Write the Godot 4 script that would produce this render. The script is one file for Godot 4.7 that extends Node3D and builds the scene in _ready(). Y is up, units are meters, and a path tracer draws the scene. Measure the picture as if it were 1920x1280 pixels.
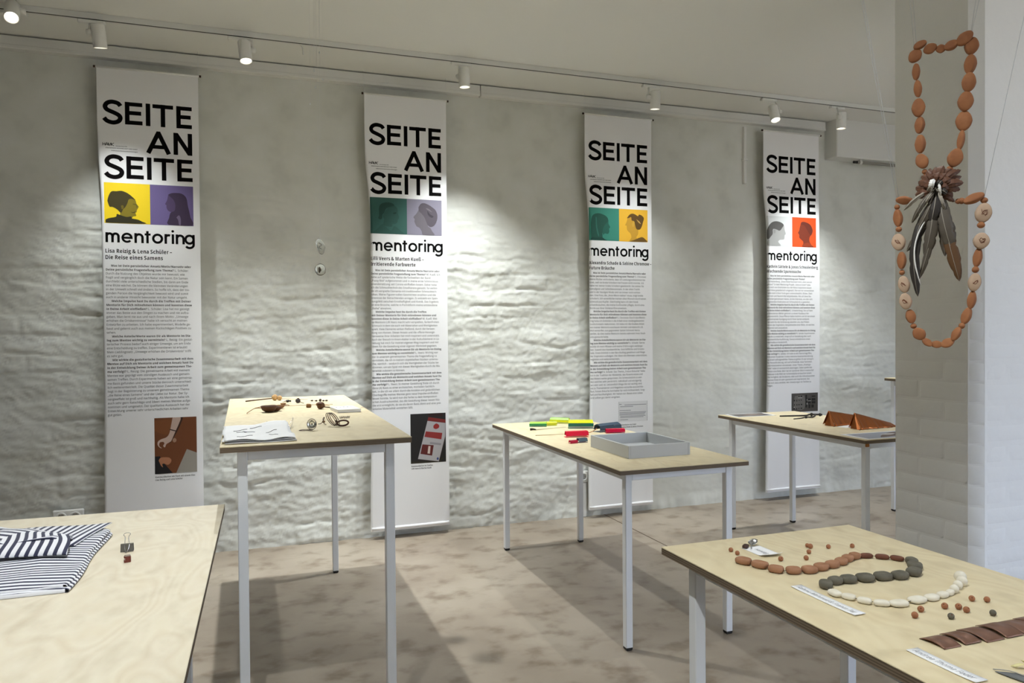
extends Node3D

var M = {}
var rng = RandomNumberGenerator.new()
var used = {}
const CEIL = 3.06
const WALL_Z = -5.02

func _ready():
	rng.seed = 7
	setup_view()
	setup_materials()
	build_room()
	build_pillar()
	build_lamps()
	build_banners()
	build_tables()
	build_wall_fittings()
	build_striped_cloth_table()
	build_seed_table()
	build_acrylic_table()
	build_copper_tent_table()
	build_bead_table()
	build_hanging_necklace()
	build_glass_pendants()

# ------------------------------------------------------------------ camera, sky, lights
func setup_view():
	var cam = Camera3D.new()
	cam.name = "camera"
	cam.fov = 2.0 * rad_to_deg(atan(640.0 / 1412.0))
	cam.keep_aspect = Camera3D.KEEP_HEIGHT
	cam.near = 0.05
	cam.far = 60.0
	cam.position = Vector3(0, 1.36, 0)
	cam.basis = Basis.from_euler(Vector3(-0.0136896, -0.341948, -0.0081245))
	add_child(cam)
	cam.current = true
	var env = Environment.new()
	env.background_mode = Environment.BG_SKY
	var sky = Sky.new()
	var sm = ProceduralSkyMaterial.new()
	sm.sky_top_color = Color(0.74, 0.82, 0.96)
	sm.sky_horizon_color = Color(0.93, 0.96, 1.0)
	sm.ground_bottom_color = Color(0.66, 0.65, 0.63)
	sm.ground_horizon_color = Color(0.78, 0.78, 0.78)
	sm.sky_energy_multiplier = 1.0
	sky.sky_material = sm
	env.sky = sky
	env.background_energy_multiplier = 6.8
	env.tonemap_mode = Environment.TONE_MAPPER_LINEAR
	env.tonemap_exposure = 1.04
	env.sdfgi_enabled = true
	env.ssao_enabled = true
	env.ssil_enabled = true
	var we = WorldEnvironment.new()
	we.name = "world_environment"
	we.environment = env
	add_child(we)

# ------------------------------------------------------------------ naming and committing
func numbered(called):
	if not used.has(called):
		used[called] = 0
		return called
	used[called] += 1
	return "%s_%03d" % [called, used[called]]

func tag(o, label, category, group = ""):
	o.set_meta("label", label)
	o.set_meta("category", category)
	if group != "":
		o.set_meta("group", group)
	return o

func thing(called, label, category, at = Vector3.ZERO, group = "", turn = 0.0):
	var o = Node3D.new()
	o.name = numbered(called)
	add_child(o, true)
	o.position = at
	o.rotation.y = turn
	return tag(o, label, category, group)

func struct(called, label, at = Vector3.ZERO):
	var o = Node3D.new()
	o.name = called
	add_child(o, true)
	o.position = at
	o.set_meta("kind", "structure")
	o.set_meta("label", label)
	o.set_meta("category", called.split("_")[0])
	return o

func obj(called, st, material, parent = null, flat = false):
	var m = MeshInstance3D.new()
	m.name = called if parent != null else numbered(called)
	if st is SurfaceTool:
		st.generate_normals()
		m.mesh = st.commit()
	else:
		m.mesh = st
	m.material_override = material
	if parent == null:
		add_child(m, true)
	else:
		parent.add_child(m, true)
	return m

# ------------------------------------------------------------------ mesh helpers
func mb(smooth = false):
	var st = SurfaceTool.new()
	st.begin(Mesh.PRIMITIVE_TRIANGLES)
	st.set_smooth_group(0 if smooth else -1)
	return st

func tri(st, a, b, c, n, ua = Vector2.ZERO, ub = Vector2.ZERO, uc = Vector2.ZERO):
	if (b - a).cross(c - a).dot(n) > 0.0:
		var t = b
		b = c
		c = t
		t = ub
		ub = uc
		uc = t
	st.set_uv(ua)
	st.add_vertex(a)
	st.set_uv(ub)
	st.add_vertex(b)
	st.set_uv(uc)
	st.add_vertex(c)

func quad(st, a, b, c, d, n, ua = Vector2.ZERO, ub = Vector2.ZERO, uc = Vector2.ZERO, ud = Vector2.ZERO):
	tri(st, a, b, c, n, ua, ub, uc)
	tri(st, a, c, d, n, ua, uc, ud)

# a chamfered box; UVs are metres on each face
func add_box(st, c, s, bev = 0.0, bas = Basis.IDENTITY):
	var h = s * 0.5
	var b = minf(bev, minf(h.x, minf(h.y, h.z)) * 0.9)
	var put = func(k, sx, sy, sz):
		var q = Vector3(sx * (h.x - (0.0 if k == 0 else b)), sy * (h.y - (0.0 if k == 1 else b)), sz * (h.z - (0.0 if k == 2 else b)))
		return q
	var w = func(q): return c + bas * q
	for k in 3:
		var i = (k + 1) % 3
		var j = (k + 2) % 3
		for s1 in [-1, 1]:
			var n = Vector3.ZERO
			n[k] = s1
			var q = []
			var uv = []
			for e in [[-1, -1], [1, -1], [1, 1], [-1, 1]]:
				var sg = [0, 0, 0]
				sg[k] = s1
				sg[i] = e[0]
				sg[j] = e[1]
				var p = put.call(k, sg[0], sg[1], sg[2])
				q.append(w.call(p))
				var pw = p + h
				uv.append(Vector2(pw.x, pw.z) if k == 1 else (Vector2(pw.z, pw.y) if k == 0 else Vector2(pw.x, pw.y)))
			quad(st, q[0], q[1], q[2], q[3], bas * n, uv[0], uv[1], uv[2], uv[3])
	if b <= 0.0:
		return
	for k in 3:
		var i = (k + 1) % 3
		var j = (k + 2) % 3
		for si in [-1, 1]:
			for sj in [-1, 1]:
				var q = []
				for e in [[i, -1], [i, 1], [j, 1], [j, -1]]:
					var sg = [0, 0, 0]
					sg[k] = e[1]
					sg[i] = si
					sg[j] = sj
					q.append(w.call(put.call(e[0], sg[0], sg[1], sg[2])))
				var n = Vector3.ZERO
				n[i] = si
				n[j] = sj
				quad(st, q[0], q[1], q[2], q[3], bas * n)
	for sx in [-1, 1]:
		for sy in [-1, 1]:
			for sz in [-1, 1]:
				tri(st, w.call(put.call(0, sx, sy, sz)), w.call(put.call(1, sx, sy, sz)), w.call(put.call(2, sx, sy, sz)), bas * Vector3(sx, sy, sz))

func box_mesh(c, s, bev = 0.0, bas = Basis.IDENTITY):
	var st = mb()
	add_box(st, c, s, bev, bas)
	return st

# a tube along points; radii is one number or one per point; squash flattens it along the first normal
func add_tube(st, pts, radii, n = 8, caps = true, squash = 1.0, up = Vector3.UP):
	var rings = []
	var last_n = Vector3.ZERO
	for k in pts.size():
		var t = (pts[mini(k + 1, pts.size() - 1)] - pts[maxi(k - 1, 0)]).normalized()
		if last_n == Vector3.ZERO:
			last_n = up - t * up.dot(t)
			if last_n.length() < 0.05:
				last_n = Vector3.RIGHT - t * t.x
		last_n = (last_n - t * last_n.dot(t)).normalized()
		var bt = t.cross(last_n)
		var r = radii[k] if radii is Array else radii
		var ring = []
		for i in n:
			var a = TAU * i / n
			ring.append(pts[k] + last_n * cos(a) * r * squash + bt * sin(a) * r)
		rings.append(ring)
	for k in pts.size() - 1:
		for i in n:
			var j = (i + 1) % n
			var mid = (pts[k] + pts[k + 1]) * 0.5
			var q = (rings[k][i] + rings[k + 1][j]) * 0.5
			quad(st, rings[k][i], rings[k][j], rings[k + 1][j], rings[k + 1][i], q - mid)
	if caps:
		for e in [[0, 1], [pts.size() - 1, pts.size() - 2]]:
			var nn = pts[e[0]] - pts[e[1]]
			for i in n:
				tri(st, pts[e[0]], rings[e[0]][i], rings[e[0]][(i + 1) % n], nn)

func spline(pts, per = 6):
	var out = []
	for k in pts.size() - 1:
		var p0 = pts[maxi(k - 1, 0)]
		var p1 = pts[k]
		var p2 = pts[k + 1]
		var p3 = pts[mini(k + 2, pts.size() - 1)]
		for i in per:
			var t = float(i) / per
			out.append(0.5 * (2.0 * p1 + (p2 - p0) * t + (2.0 * p0 - 5.0 * p1 + 4.0 * p2 - p3) * t * t + (3.0 * p1 - p0 - 3.0 * p2 + p3) * t * t * t))
	out.append(pts[-1])
	return out

# turned shape about the local y axis: profile of (radius, height)
func add_lathe(st, prof, n, xf = Transform3D.IDENTITY):
	for k in prof.size() - 1:
		var a = prof[k]
		var b = prof[k + 1]
		for i in n:
			var t0 = TAU * i / n
			var t1 = TAU * (i + 1) / n
			var p = [Vector3(a.x * cos(t0), a.y, a.x * sin(t0)), Vector3(a.x * cos(t1), a.y, a.x * sin(t1)), Vector3(b.x * cos(t1), b.y, b.x * sin(t1)), Vector3(b.x * cos(t0), b.y, b.x * sin(t0))]
			var tm = (t0 + t1) * 0.5
			var sl = b - a
			var nn = Vector3(sl.y * cos(tm), -sl.x, sl.y * sin(tm))
			if nn.length() < 1e-9:
				continue
			for j in 4:
				p[j] = xf * p[j]
			nn = xf.basis * nn
			if a.x > 1e-6 and b.x > 1e-6:
				quad(st, p[0], p[1], p[2], p[3], nn)
			elif a.x > 1e-6:
				tri(st, p[0], p[1], p[2], nn)
			else:
				tri(st, p[0], p[2], p[3], nn)

# a closed lump: unit sphere direction -> point by the callable
func add_blob(st, f, n = 14, m = 9):
	var g = []
	for j in m + 1:
		var row = []
		var b = PI * (float(j) / m - 0.5)
		for i in n:
			var a = TAU * i / n
			row.append(f.call(Vector3(cos(b) * cos(a), sin(b), cos(b) * sin(a))))
		g.append(row)
	var c = (g[0][0] + g[m][0]) * 0.5
	for j in m:
		for i in n:
			var k = (i + 1) % n
			var o = (g[j][i] + g[j + 1][k]) * 0.5 - c
			if j == 0:
				tri(st, g[0][0], g[1][i], g[1][k], o)
			elif j == m - 1:
				tri(st, g[j][i], g[j][k], g[m][0], o)
			else:
				quad(st, g[j][i], g[j][k], g[j + 1][k], g[j + 1][i], o)

func sup(v, e):
	return signf(v) * pow(absf(v), e)

# a pebble: half sizes h, boxiness e (1 round, <1 boxier), small lumps by noise
func pebble(xf, h, e = 0.8, lump = 0.06, sd = 0.0, n = 16, m = 10):
	var st = mb(true)
	add_blob(st, func(d):
		var r = 1.0 + lump * (sin(d.x * 3.1 + sd * 1.7) * cos(d.z * 2.6 - sd) + 0.5 * sin(d.y * 4.3 + sd * 2.3 + d.x * 2.0))
		return xf * (Vector3(sup(d.x, e) * h.x, sup(d.y, e) * h.y, sup(d.z, e) * h.z) * r), n, m)
	return st

# a thin solid sheet following f(u, v) with its normal; gives real thickness
func add_sheet(st, f, nu, nv, thick, both = true):
	var P = []
	for j in nv + 1:
		var row = []
		for i in nu + 1:
			row.append(f.call(float(i) / nu, float(j) / nv))
		P.append(row)
	var N = []
	for j in nv + 1:
		var row = []
		for i in nu + 1:
			var du = P[j][mini(i + 1, nu)] - P[j][maxi(i - 1, 0)]
			var dv = P[mini(j + 1, nv)][i] - P[maxi(j - 1, 0)][i]
			row.append(du.cross(dv).normalized())
		N.append(row)
	var at = func(i, j, s): return P[j][i] + N[j][i] * thick * 0.5 * s
	var uv = func(i, j): return Vector2(float(i) / nu, float(j) / nv)
	for j in nv:
		for i in nu:
			for s in [1, -1]:
				quad(st, at.call(i, j, s), at.call(i + 1, j, s), at.call(i + 1, j + 1, s), at.call(i, j + 1, s), N[j][i] * s, uv.call(i, j), uv.call(i + 1, j), uv.call(i + 1, j + 1), uv.call(i, j + 1))
	for j in nv:
		for i in [0, nu]:
			var o = P[j][i] - P[j][1 if i == 0 else nu - 1]
			quad(st, at.call(i, j, 1), at.call(i, j + 1, 1), at.call(i, j + 1, -1), at.call(i, j, -1), o, uv.call(i, j), uv.call(i, j + 1), uv.call(i, j + 1), uv.call(i, j))
	for i in nu:
		for j in [0, nv]:
			var o = P[j][i] - P[1 if j == 0 else nv - 1][i]
			quad(st, at.call(i, j, 1), at.call(i + 1, j, 1), at.call(i + 1, j, -1), at.call(i, j, -1), o, uv.call(i, j), uv.call(i + 1, j), uv.call(i + 1, j), uv.call(i, j))

# ------------------------------------------------------------------ materials
func c8(r, g, b, a = 255):
	return Color8(r, g, b, a)

func mat(col, rough = 0.7, metal = 0.0):
	var m = StandardMaterial3D.new()
	m.albedo_color = col
	m.roughness = rough
	m.metallic = metal
	m.cull_mode = BaseMaterial3D.CULL_DISABLED
	return m

func noise_tex(w, h, freq, ramp, seed_, octaves = 5, warp = 0.0, kind = FastNoiseLite.TYPE_SIMPLEX_SMOOTH, normal = false, bump = 4.0):
	var n = FastNoiseLite.new()
	n.noise_type = kind
	n.seed = seed_
	n.frequency = freq
	n.fractal_octaves = octaves
	if warp > 0.0:
		n.domain_warp_enabled = true
		n.domain_warp_amplitude = warp
		n.domain_warp_frequency = freq * 0.7
	var t = NoiseTexture2D.new()
	t.width = w
	t.height = h
	t.seamless = true
	t.seamless_blend_skirt = 0.2
	t.noise = n
	if normal:
		t.as_normal_map = true
		t.bump_strength = bump
	if ramp != null:
		var g = Gradient.new()
		var offs = PackedFloat32Array()
		var cols = PackedColorArray()
		for e in ramp:
			offs.append(e[0])
			cols.append(e[1])
		g.offsets = offs
		g.colors = cols
		t.color_ramp = g
	return t

func setup_materials():
	# white lime paint on rough masonry
	var w = mat(c8(228, 229, 224), 0.85)
	w.uv1_triplanar = true
	w.uv1_world_triplanar = true
	w.uv1_scale = Vector3.ONE * 0.9
	w.albedo_texture = noise_tex(512, 512, 0.006, [[0.0, Color(0.90, 0.90, 0.89)], [0.45, Color(0.97, 0.97, 0.96)], [1.0, Color(1, 1, 1)]], 3, 4)
	M.wall = w
	var wp = mat(c8(240, 240, 238), 0.85)
	wp.uv1_triplanar = true
	wp.uv1_world_triplanar = true
	wp.uv1_scale = Vector3.ONE * 2.2
	wp.normal_enabled = true
	wp.normal_texture = noise_tex(512, 512, 0.012, null, 11, 5, 0.0, FastNoiseLite.TYPE_SIMPLEX_SMOOTH, true, 3.0)
	wp.normal_scale = 0.35
	M.pillar = wp
	M.ceiling = mat(c8(236, 236, 232), 0.9)
	M.white_paint = mat(c8(230, 230, 227), 0.6)
	M.white_gloss = mat(c8(236, 236, 232), 0.35)
	# polished concrete floor: base tone, smudges multiplied on
	var f = mat(c8(255, 255, 255), 0.36)
	f.albedo_texture = noise_tex(1024, 1024, 0.004, [[0.0, c8(146, 133, 118)], [0.35, c8(160, 147, 131)], [0.65, c8(169, 157, 141)], [1.0, c8(177, 166, 150)]], 5, 6, 20.0)
	f.metallic_specular = 0.32
	f.uv1_scale = Vector3(0.25, 0.25, 1)
	f.detail_enabled = true
	f.detail_blend_mode = BaseMaterial3D.BLEND_MODE_MUL
	f.detail_uv_layer = BaseMaterial3D.DETAIL_UV_2
	f.detail_albedo = noise_tex(2048, 2048, 0.005, [[0.0, Color(0.76, 0.73, 0.70)], [0.20, Color(0.86, 0.84, 0.82)], [0.38, Color(0.96, 0.955, 0.95)], [0.55, Color(1, 1, 1)], [1.0, Color(1, 1, 1)]], 17, 10, 8.0)
	f.roughness_texture = noise_tex(512, 512, 0.01, [[0.0, Color(0.75, 0.75, 0.75)], [1.0, Color(1, 1, 1)]], 23, 4)
	M.floor = f
	# birch plywood: rotary-cut figure from contour bands of slow noise
	var bands = []
	for k in 21:
		var t = k / 20.0
		var dk = 0.0 if k % 2 == 0 else 1.0
		bands.append([t, c8(227, 217, 196).lerp(c8(213, 199, 174), dk * (0.2 + 0.5 * fmod(k * 0.37, 1.0)))])
	var p = mat(c8(255, 255, 255), 0.5)
	p.albedo_texture = noise_tex(1024, 1024, 0.0022, bands, 31, 3, 25.0)
	p.detail_enabled = true
	p.detail_blend_mode = BaseMaterial3D.BLEND_MODE_MUL
	p.detail_albedo = noise_tex(512, 512, 0.02, [[0.0, Color(0.93, 0.92, 0.9)], [0.5, Color(1, 1, 1)], [1.0, Color(0.98, 0.97, 0.95)]], 37, 5)
	p.uv1_scale = Vector3(0.95, 0.5, 1)
	M.ply = p
	M.ply_light = mat(c8(124, 107, 86), 0.7)
	M.ply_dark = mat(c8(92, 78, 62), 0.75)
	M.steel_white = mat(c8(238, 240, 242), 0.4)
	M.black_rubber = mat(c8(24, 24, 25), 0.6)
	M.paper = mat(c8(243, 243, 244), 0.75)
	M.paper_back = mat(c8(230, 230, 230), 0.8)
	M.ink = mat(c8(16, 15, 15), 0.8)
	M.ink_soft = mat(c8(70, 70, 72), 0.8)
	M.ink_pale = mat(c8(150, 150, 155), 0.8)
	for q in [M.ink, M.ink_soft, M.paper]:
		q.metallic_specular = 0.15
	M.dark_metal = mat(c8(60, 58, 56), 0.4, 0.6)
	M.chrome = mat(c8(200, 200, 200), 0.22, 1.0)
	M.wire = mat(c8(150, 140, 130), 0.35, 0.9)
	M.dark_wire = mat(c8(70, 52, 44), 0.4, 0.7)
	var gl = mat(Color(1, 1, 1, 0.05), 0.02)
	gl.transparency = BaseMaterial3D.TRANSPARENCY_ALPHA
	M.pane = gl
	var sg = mat(Color(0.97, 0.98, 0.97, 0.0), 0.02)
	sg.refraction_enabled = true
	sg.refraction_scale = 0.05
	M.glass = sg
	var ny = mat(c8(235, 238, 240), 0.2)
	M.nylon = ny
	var lens = mat(c8(255, 252, 244), 0.3)
	lens.emission_enabled = true
	lens.emission = Color(1.0, 0.96, 0.88)
	lens.emission_energy_multiplier = 6.0
	M.lens = lens
	M.lens_off = mat(c8(90, 90, 88), 0.2)
	M.terracotta = clay(c8(150, 106, 76), c8(168, 122, 92))
	M.terracotta_hung = clay(c8(136, 84, 50), c8(158, 103, 64))
	M.terracotta_deep = clay(c8(142, 90, 60), c8(160, 106, 74))
	M.pale_clay = clay(c8(168, 141, 118), c8(184, 157, 133))
	M.brown_clay = clay(c8(98, 58, 42), c8(116, 72, 52))
	M.grey_clay = clay(c8(88, 84, 72), c8(106, 101, 88))
	M.white_clay = clay(c8(222, 214, 196), c8(234, 228, 212))
	M.carving = mat(c8(104, 58, 36), 0.9)
	M.copper_plate = mat(c8(130, 95, 78), 0.38, 0.5)
	M.copper = mat(c8(202, 124, 76), 0.30, 0.95)

func clay(a, b):
	var m = mat(Color.WHITE, 0.78)
	m.uv1_triplanar = true
	m.uv1_scale = Vector3.ONE * 9.0
	m.albedo_texture = noise_tex(128, 128, 0.02, [[0.2, a], [0.8, b]], int(a.r * 255.0) + 40, 4)
	return m

# ------------------------------------------------------------------ the room
func noise(seed_, freq, oct = 3, kind = FastNoiseLite.TYPE_SIMPLEX_SMOOTH):
	var n = FastNoiseLite.new()
	n.seed = seed_
	n.frequency = freq
	n.noise_type = kind
	n.fractal_octaves = oct
	return n

func relief_wall(x0, x1, y1, step):
	var n1 = noise(101, 1.0, 3)
	var n2 = noise(102, 1.0, 2)
	var n3 = noise(103, 1.0, 4)
	var n4 = noise(104, 1.0, 2)
	var nx = int((x1 - x0) / step)
	var ny = int(y1 / step)
	var V = PackedVector3Array()
	var N = PackedVector3Array()
	var UV = PackedVector2Array()
	var I = PackedInt32Array()
	var D = PackedFloat32Array()
	D.resize((nx + 1) * (ny + 1))
	for j in ny + 1:
		var y = y1 * j / ny
		for i in nx + 1:
			var x = x0 + (x1 - x0) * i / nx
			var low = smoothstep(2.45, 1.75, y + 0.3 * n2.get_noise_2d(x * 0.9, 4.0))
			var rough = 0.12 + 0.88 * low
			rough *= lerpf(1.0, 0.25, smoothstep(2.45, 2.95, x) * smoothstep(4.7, 4.2, x)) * lerpf(1.0, 0.5, smoothstep(4.3, 4.7, x))
			var wy = y + 0.05 * n2.get_noise_2d(x * 1.3, y * 1.6) + 0.012 * n3.get_noise_2d(x * 3.5, y * 2.0 + 7.0)
			var course = floorf(wy / 0.104)
			var ph = fposmod(wy / 0.104, 1.0)
			# stones end along x at places that differ from course to course
			var bx = (x + 0.11 * course) / (0.30 + 0.08 * sin(course * 2.3)) + 0.25 * n2.get_noise_2d(x * 1.7, course * 5.0)
			var stone = floorf(bx)
			var fx = bx - stone
			var proud = n4.get_noise_2d(stone * 13.7 + 5.0, course * 17.3)
			var round_y = smoothstep(0.0, 0.22, ph) * smoothstep(1.0, 0.90, ph)
			var round_x = smoothstep(0.0, 0.10, fx) * smoothstep(1.0, 0.90, fx)
			var seen = smoothstep(-0.25, 0.30, n2.get_noise_2d(x * 1.2 + 31.0, y * 2.3))
			var d = (0.0085 + 0.011 * proud) * round_y * (0.4 + 0.6 * round_x) * seen
			d += 0.010 * n1.get_noise_2d(x * 1.3, y * 4.2)
			var rg = 1.0 - absf(n3.get_noise_2d(x * 2.6 + 3.0, y * 9.5))
			d += 0.0045 * rg * rg * rg
			d += 0.0052 * n3.get_noise_2d(x * 11.0, y * 22.0)
			d += 0.0024 * n4.get_noise_2d(x * 30.0, y * 40.0)
			d = d * rough * 0.82 + 0.006 * n1.get_noise_2d(x * 0.5 + 60.0, y * 0.5)
			d += 0.012 * smoothstep(0.10, 0.0, y) * (0.6 + n3.get_noise_2d(x * 8.0, 3.0))
			D[j * (nx + 1) + i] = d
			V.append(Vector3(x, y, WALL_Z + d))
			UV.append(Vector2(x, y))
	for j in ny + 1:
		for i in nx + 1:
			var a = D[j * (nx + 1) + mini(i + 1, nx)] - D[j * (nx + 1) + maxi(i - 1, 0)]
			var b = D[mini(j + 1, ny) * (nx + 1) + i] - D[maxi(j - 1, 0) * (nx + 1) + i]
			N.append(Vector3(-a / (2.0 * step), -b / (2.0 * step), 1.0).normalized())
	for j in ny:
		for i in nx:
			var k = j * (nx + 1) + i
			I.append_array([k, k + nx + 1, k + nx + 2, k, k + nx + 2, k + 1])
	var arr = []
	arr.resize(Mesh.ARRAY_MAX)
	arr[Mesh.ARRAY_VERTEX] = V
	arr[Mesh.ARRAY_NORMAL] = N
	arr[Mesh.ARRAY_TEX_UV] = UV
	arr[Mesh.ARRAY_INDEX] = I
	var am = ArrayMesh.new()
	am.add_surface_from_arrays(Mesh.PRIMITIVE_TRIANGLES, arr)
	return am

func build_room():
	var X0 = -4.0
	var X1 = 7.0
	var ZF = 1.3
	var wb = struct("wall_back", "long whitewashed rough masonry wall behind the four hanging banners")
	obj("plaster_face", relief_wall(X0, X1, CEIL, 0.0115), M.wall, wb)
	obj("masonry_core", box_mesh(Vector3((X0 + X1) / 2, CEIL / 2, -5.2), Vector3(X1 - X0, CEIL, 0.28)), M.wall, wb)
	var fl = struct("floor", "polished beige-grey screed floor with dark smudges")
	var st = mb()
	add_box(st, Vector3((X0 + X1) / 2, -0.06, (ZF - 5.1) / 2), Vector3(X1 - X0, 0.12, ZF + 5.1))
	var sm = obj("screed", with_uv2(st), M.floor, fl)
	var jt = mb()
	add_box(jt, Vector3(2.493, 0.0003, -4.0), Vector3(0.007, 0.0012, 2.0))
	obj("expansion_joint", jt, M.ply_dark, fl)
	var ce = struct("ceiling", "flat painted ceiling above the track lights")
	obj("slab", box_mesh(Vector3((X0 + X1) / 2, CEIL + 0.1, (ZF - 5.1) / 2), Vector3(X1 - X0 + 0.4, 0.2, ZF + 5.5)), M.ceiling, ce)
	var wl = struct("wall_left", "plain white side wall outside the left of the view")
	obj("panel_face", box_mesh(Vector3(X0 - 0.1, CEIL / 2, (ZF - 5.02) / 2), Vector3(0.2, CEIL, ZF + 5.3)), M.white_paint, wl)
	var wr = struct("wall_right", "plain white side wall hidden behind the pillar")
	obj("panel_face", box_mesh(Vector3(X1 + 0.1, CEIL / 2, (ZF - 5.02) / 2), Vector3(0.2, CEIL, ZF + 5.3)), M.white_paint, wr)
	# the wall behind the camera, with the windows that let the daylight in
	var wf = struct("wall_front", "white street wall with windows behind the viewer")
	var wins = [[2.7, 4.2], [4.5, 6.3]]
	var y0 = 0.45
	var y1 = 2.9
	obj("sill_band", box_mesh(Vector3((X0 + X1) / 2, y0 / 2, ZF + 0.12), Vector3(X1 - X0, y0, 0.24)), M.white_paint, wf)
	obj("head_band", box_mesh(Vector3((X0 + X1) / 2, (y1 + CEIL) / 2, ZF + 0.12), Vector3(X1 - X0, CEIL - y1, 0.24)), M.white_paint, wf)
	var edges = [X0, wins[0][0], wins[0][1], wins[1][0], wins[1][1], X1]
	for k in 3:
		var a = edges[k * 2]
		var b = edges[k * 2 + 1]
		obj("pier", box_mesh(Vector3((a + b) / 2, (y0 + y1) / 2, ZF + 0.12), Vector3(b - a, y1 - y0, 0.24)), M.white_paint, wf)
	for k in 2:
		var w = struct("window_%d" % (k + 1), "tall white framed window behind the viewer, %s the pillar" % ("facing" if k == 0 else "to the right of"))
		var a = wins[k][0]
		var b = wins[k][1]
		var fr = mb()
		for x in [a + 0.03, (a + b) / 2, b - 0.03]:
			add_box(fr, Vector3(x, (y0 + y1) / 2, ZF + 0.14), Vector3(0.06, y1 - y0, 0.07), 0.006)
		for y in [y0 + 0.03, y1 - 0.03, y1 - 0.6]:
			add_box(fr, Vector3((a + b) / 2, y, ZF + 0.14), Vector3(b - a, 0.06, 0.068), 0.006)
		obj("frame", fr, M.white_gloss, w)
		for s in 2:
			var cx = a + (b - a) * (0.25 + 0.5 * s)
			obj("pane", box_mesh(Vector3(cx, (y0 + y1) / 2, ZF + 0.14), Vector3((b - a) / 2 - 0.06, y1 - y0 - 0.06, 0.006)), M.pane, w)
	# cable trunking along the top of the wall
	var t1 = struct("trim_1", "white cable trunking running along the top of the back wall")
	for s in [[X0, 1.552], [1.556, 4.515]]:
		var cx = (s[0] + s[1]) / 2
		var q = mb()
		add_box(q, Vector3(cx, 3.024, -4.995), Vector3(s[1] - s[0], 0.058, 0.05), 0.004)
		add_box(q, Vector3(cx, 2.992, -5.0), Vector3(s[1] - s[0], 0.024, 0.066), 0.004)
		obj("trunking_length", q, M.white_paint, t1)
	var t2 = struct("trim_2", "boxed-in white beam under the ceiling beside the fourth banner")
	obj("casing", box_mesh(Vector3(5.775, 2.91, -4.96), Vector3(2.45, 0.31, 0.15), 0.006), M.white_paint, t2)
	var t3 = struct("trim_3", "short vertical white cable duct between third and fourth banner")
	obj("duct", box_mesh(Vector3(3.746, 2.735, -5.01), Vector3(0.026, 0.45, 0.03), 0.004), M.white_paint, t3)
	obj("clip", box_mesh(Vector3(3.746, 2.70, -5.008), Vector3(0.04, 0.02, 0.036), 0.003), M.white_paint, t3)

# UV in metres already lies on the boxes; the second set is turned and scaled for the detail layer
func with_uv2(st):
	st.generate_normals()
	var a = st.commit_to_arrays()
	var u = PackedVector2Array()
	for q in a[Mesh.ARRAY_TEX_UV]:
		u.append(Vector2(q.x * 0.42 + q.y * 0.05, q.y * 0.52 - q.x * 0.04))
	a[Mesh.ARRAY_TEX_UV2] = u
	var am = ArrayMesh.new()
	am.add_surface_from_arrays(Mesh.PRIMITIVE_TRIANGLES, a)
	return am

func build_pillar():
	var p = struct("pillar", "square whitewashed brick pillar with a chamfered corner behind the bead table")
	p.set_meta("category", "pillar")
	var xa = 2.874
	var zb = -2.72
	var zc = -2.302
	var ch = 0.043
	var x2 = 3.42
	# core prism, seen above the bricks as smooth plaster
	var pts = [Vector2(xa, zb), Vector2(xa, zc - ch), Vector2(xa + ch, zc), Vector2(x2, zc), Vector2(x2, zb)]
	var st = mb()
	for k in pts.size():
		var a = pts[k]
		var b = pts[(k + 1) % pts.size()]
		var n = Vector3(-(b - a).y, 0, (b - a).x)
		if n.dot(Vector3((a.x + b.x) / 2 - 3.15, 0, (a.y + b.y) / 2 + 2.5)) < 0:
			n = -n
		quad(st, Vector3(a.x, 0, a.y), Vector3(b.x, 0, b.y), Vector3(b.x, CEIL, b.y), Vector3(a.x, CEIL, a.y), n)
	obj("plaster_core", st, M.pillar, p)
	var cap = mb()
	add_box(cap, Vector3((xa + x2) / 2 - 0.01, 2.99, (zb + zc) / 2), Vector3(x2 - xa + 0.07, 0.15, zc - zb + 0.05), 0.01)
	obj("capital", cap, M.pillar, p)
	var variants = {}
	var ch_h = 0.0868
	for k in 21:
		var y = ch_h * (k + 0.5)
		var fade = smoothstep(1.85, 1.0, y)
		var proud = 0.0008 + 0.0032 * fade
		# flank facing left: a run of bricks along z
		var off = 0.13 if k % 2 == 0 else 0.0
		var z = zb - off
		while z < zc - ch - 0.01:
			var a = maxf(z, zb)
			var b = minf(z + 0.26, zc - ch)
			if b - a > 0.03:
				brick(p, Vector3(xa, y, (a + b) / 2), b - a - 0.008, ch_h - 0.009, proud, Vector3.LEFT, variants)
			z += 0.26
		# chamfer
		brick(p, Vector3(xa + ch / 2, y, zc - ch / 2), ch * 1.414 - 0.004, ch_h - 0.008, proud, Vector3(-1, 0, 1).normalized(), variants)
		var x = xa + ch - (0.0 if k % 2 == 0 else 0.13)
		while x < x2 - 0.01:
			var a = maxf(x, xa + ch)
			var b = minf(x + 0.26, x2)
			if b - a > 0.03:
				brick(p, Vector3((a + b) / 2, y, zc), b - a - 0.008, ch_h - 0.009, proud * 0.4, Vector3(0, 0, 1), variants)
			x += 0.26

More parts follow.
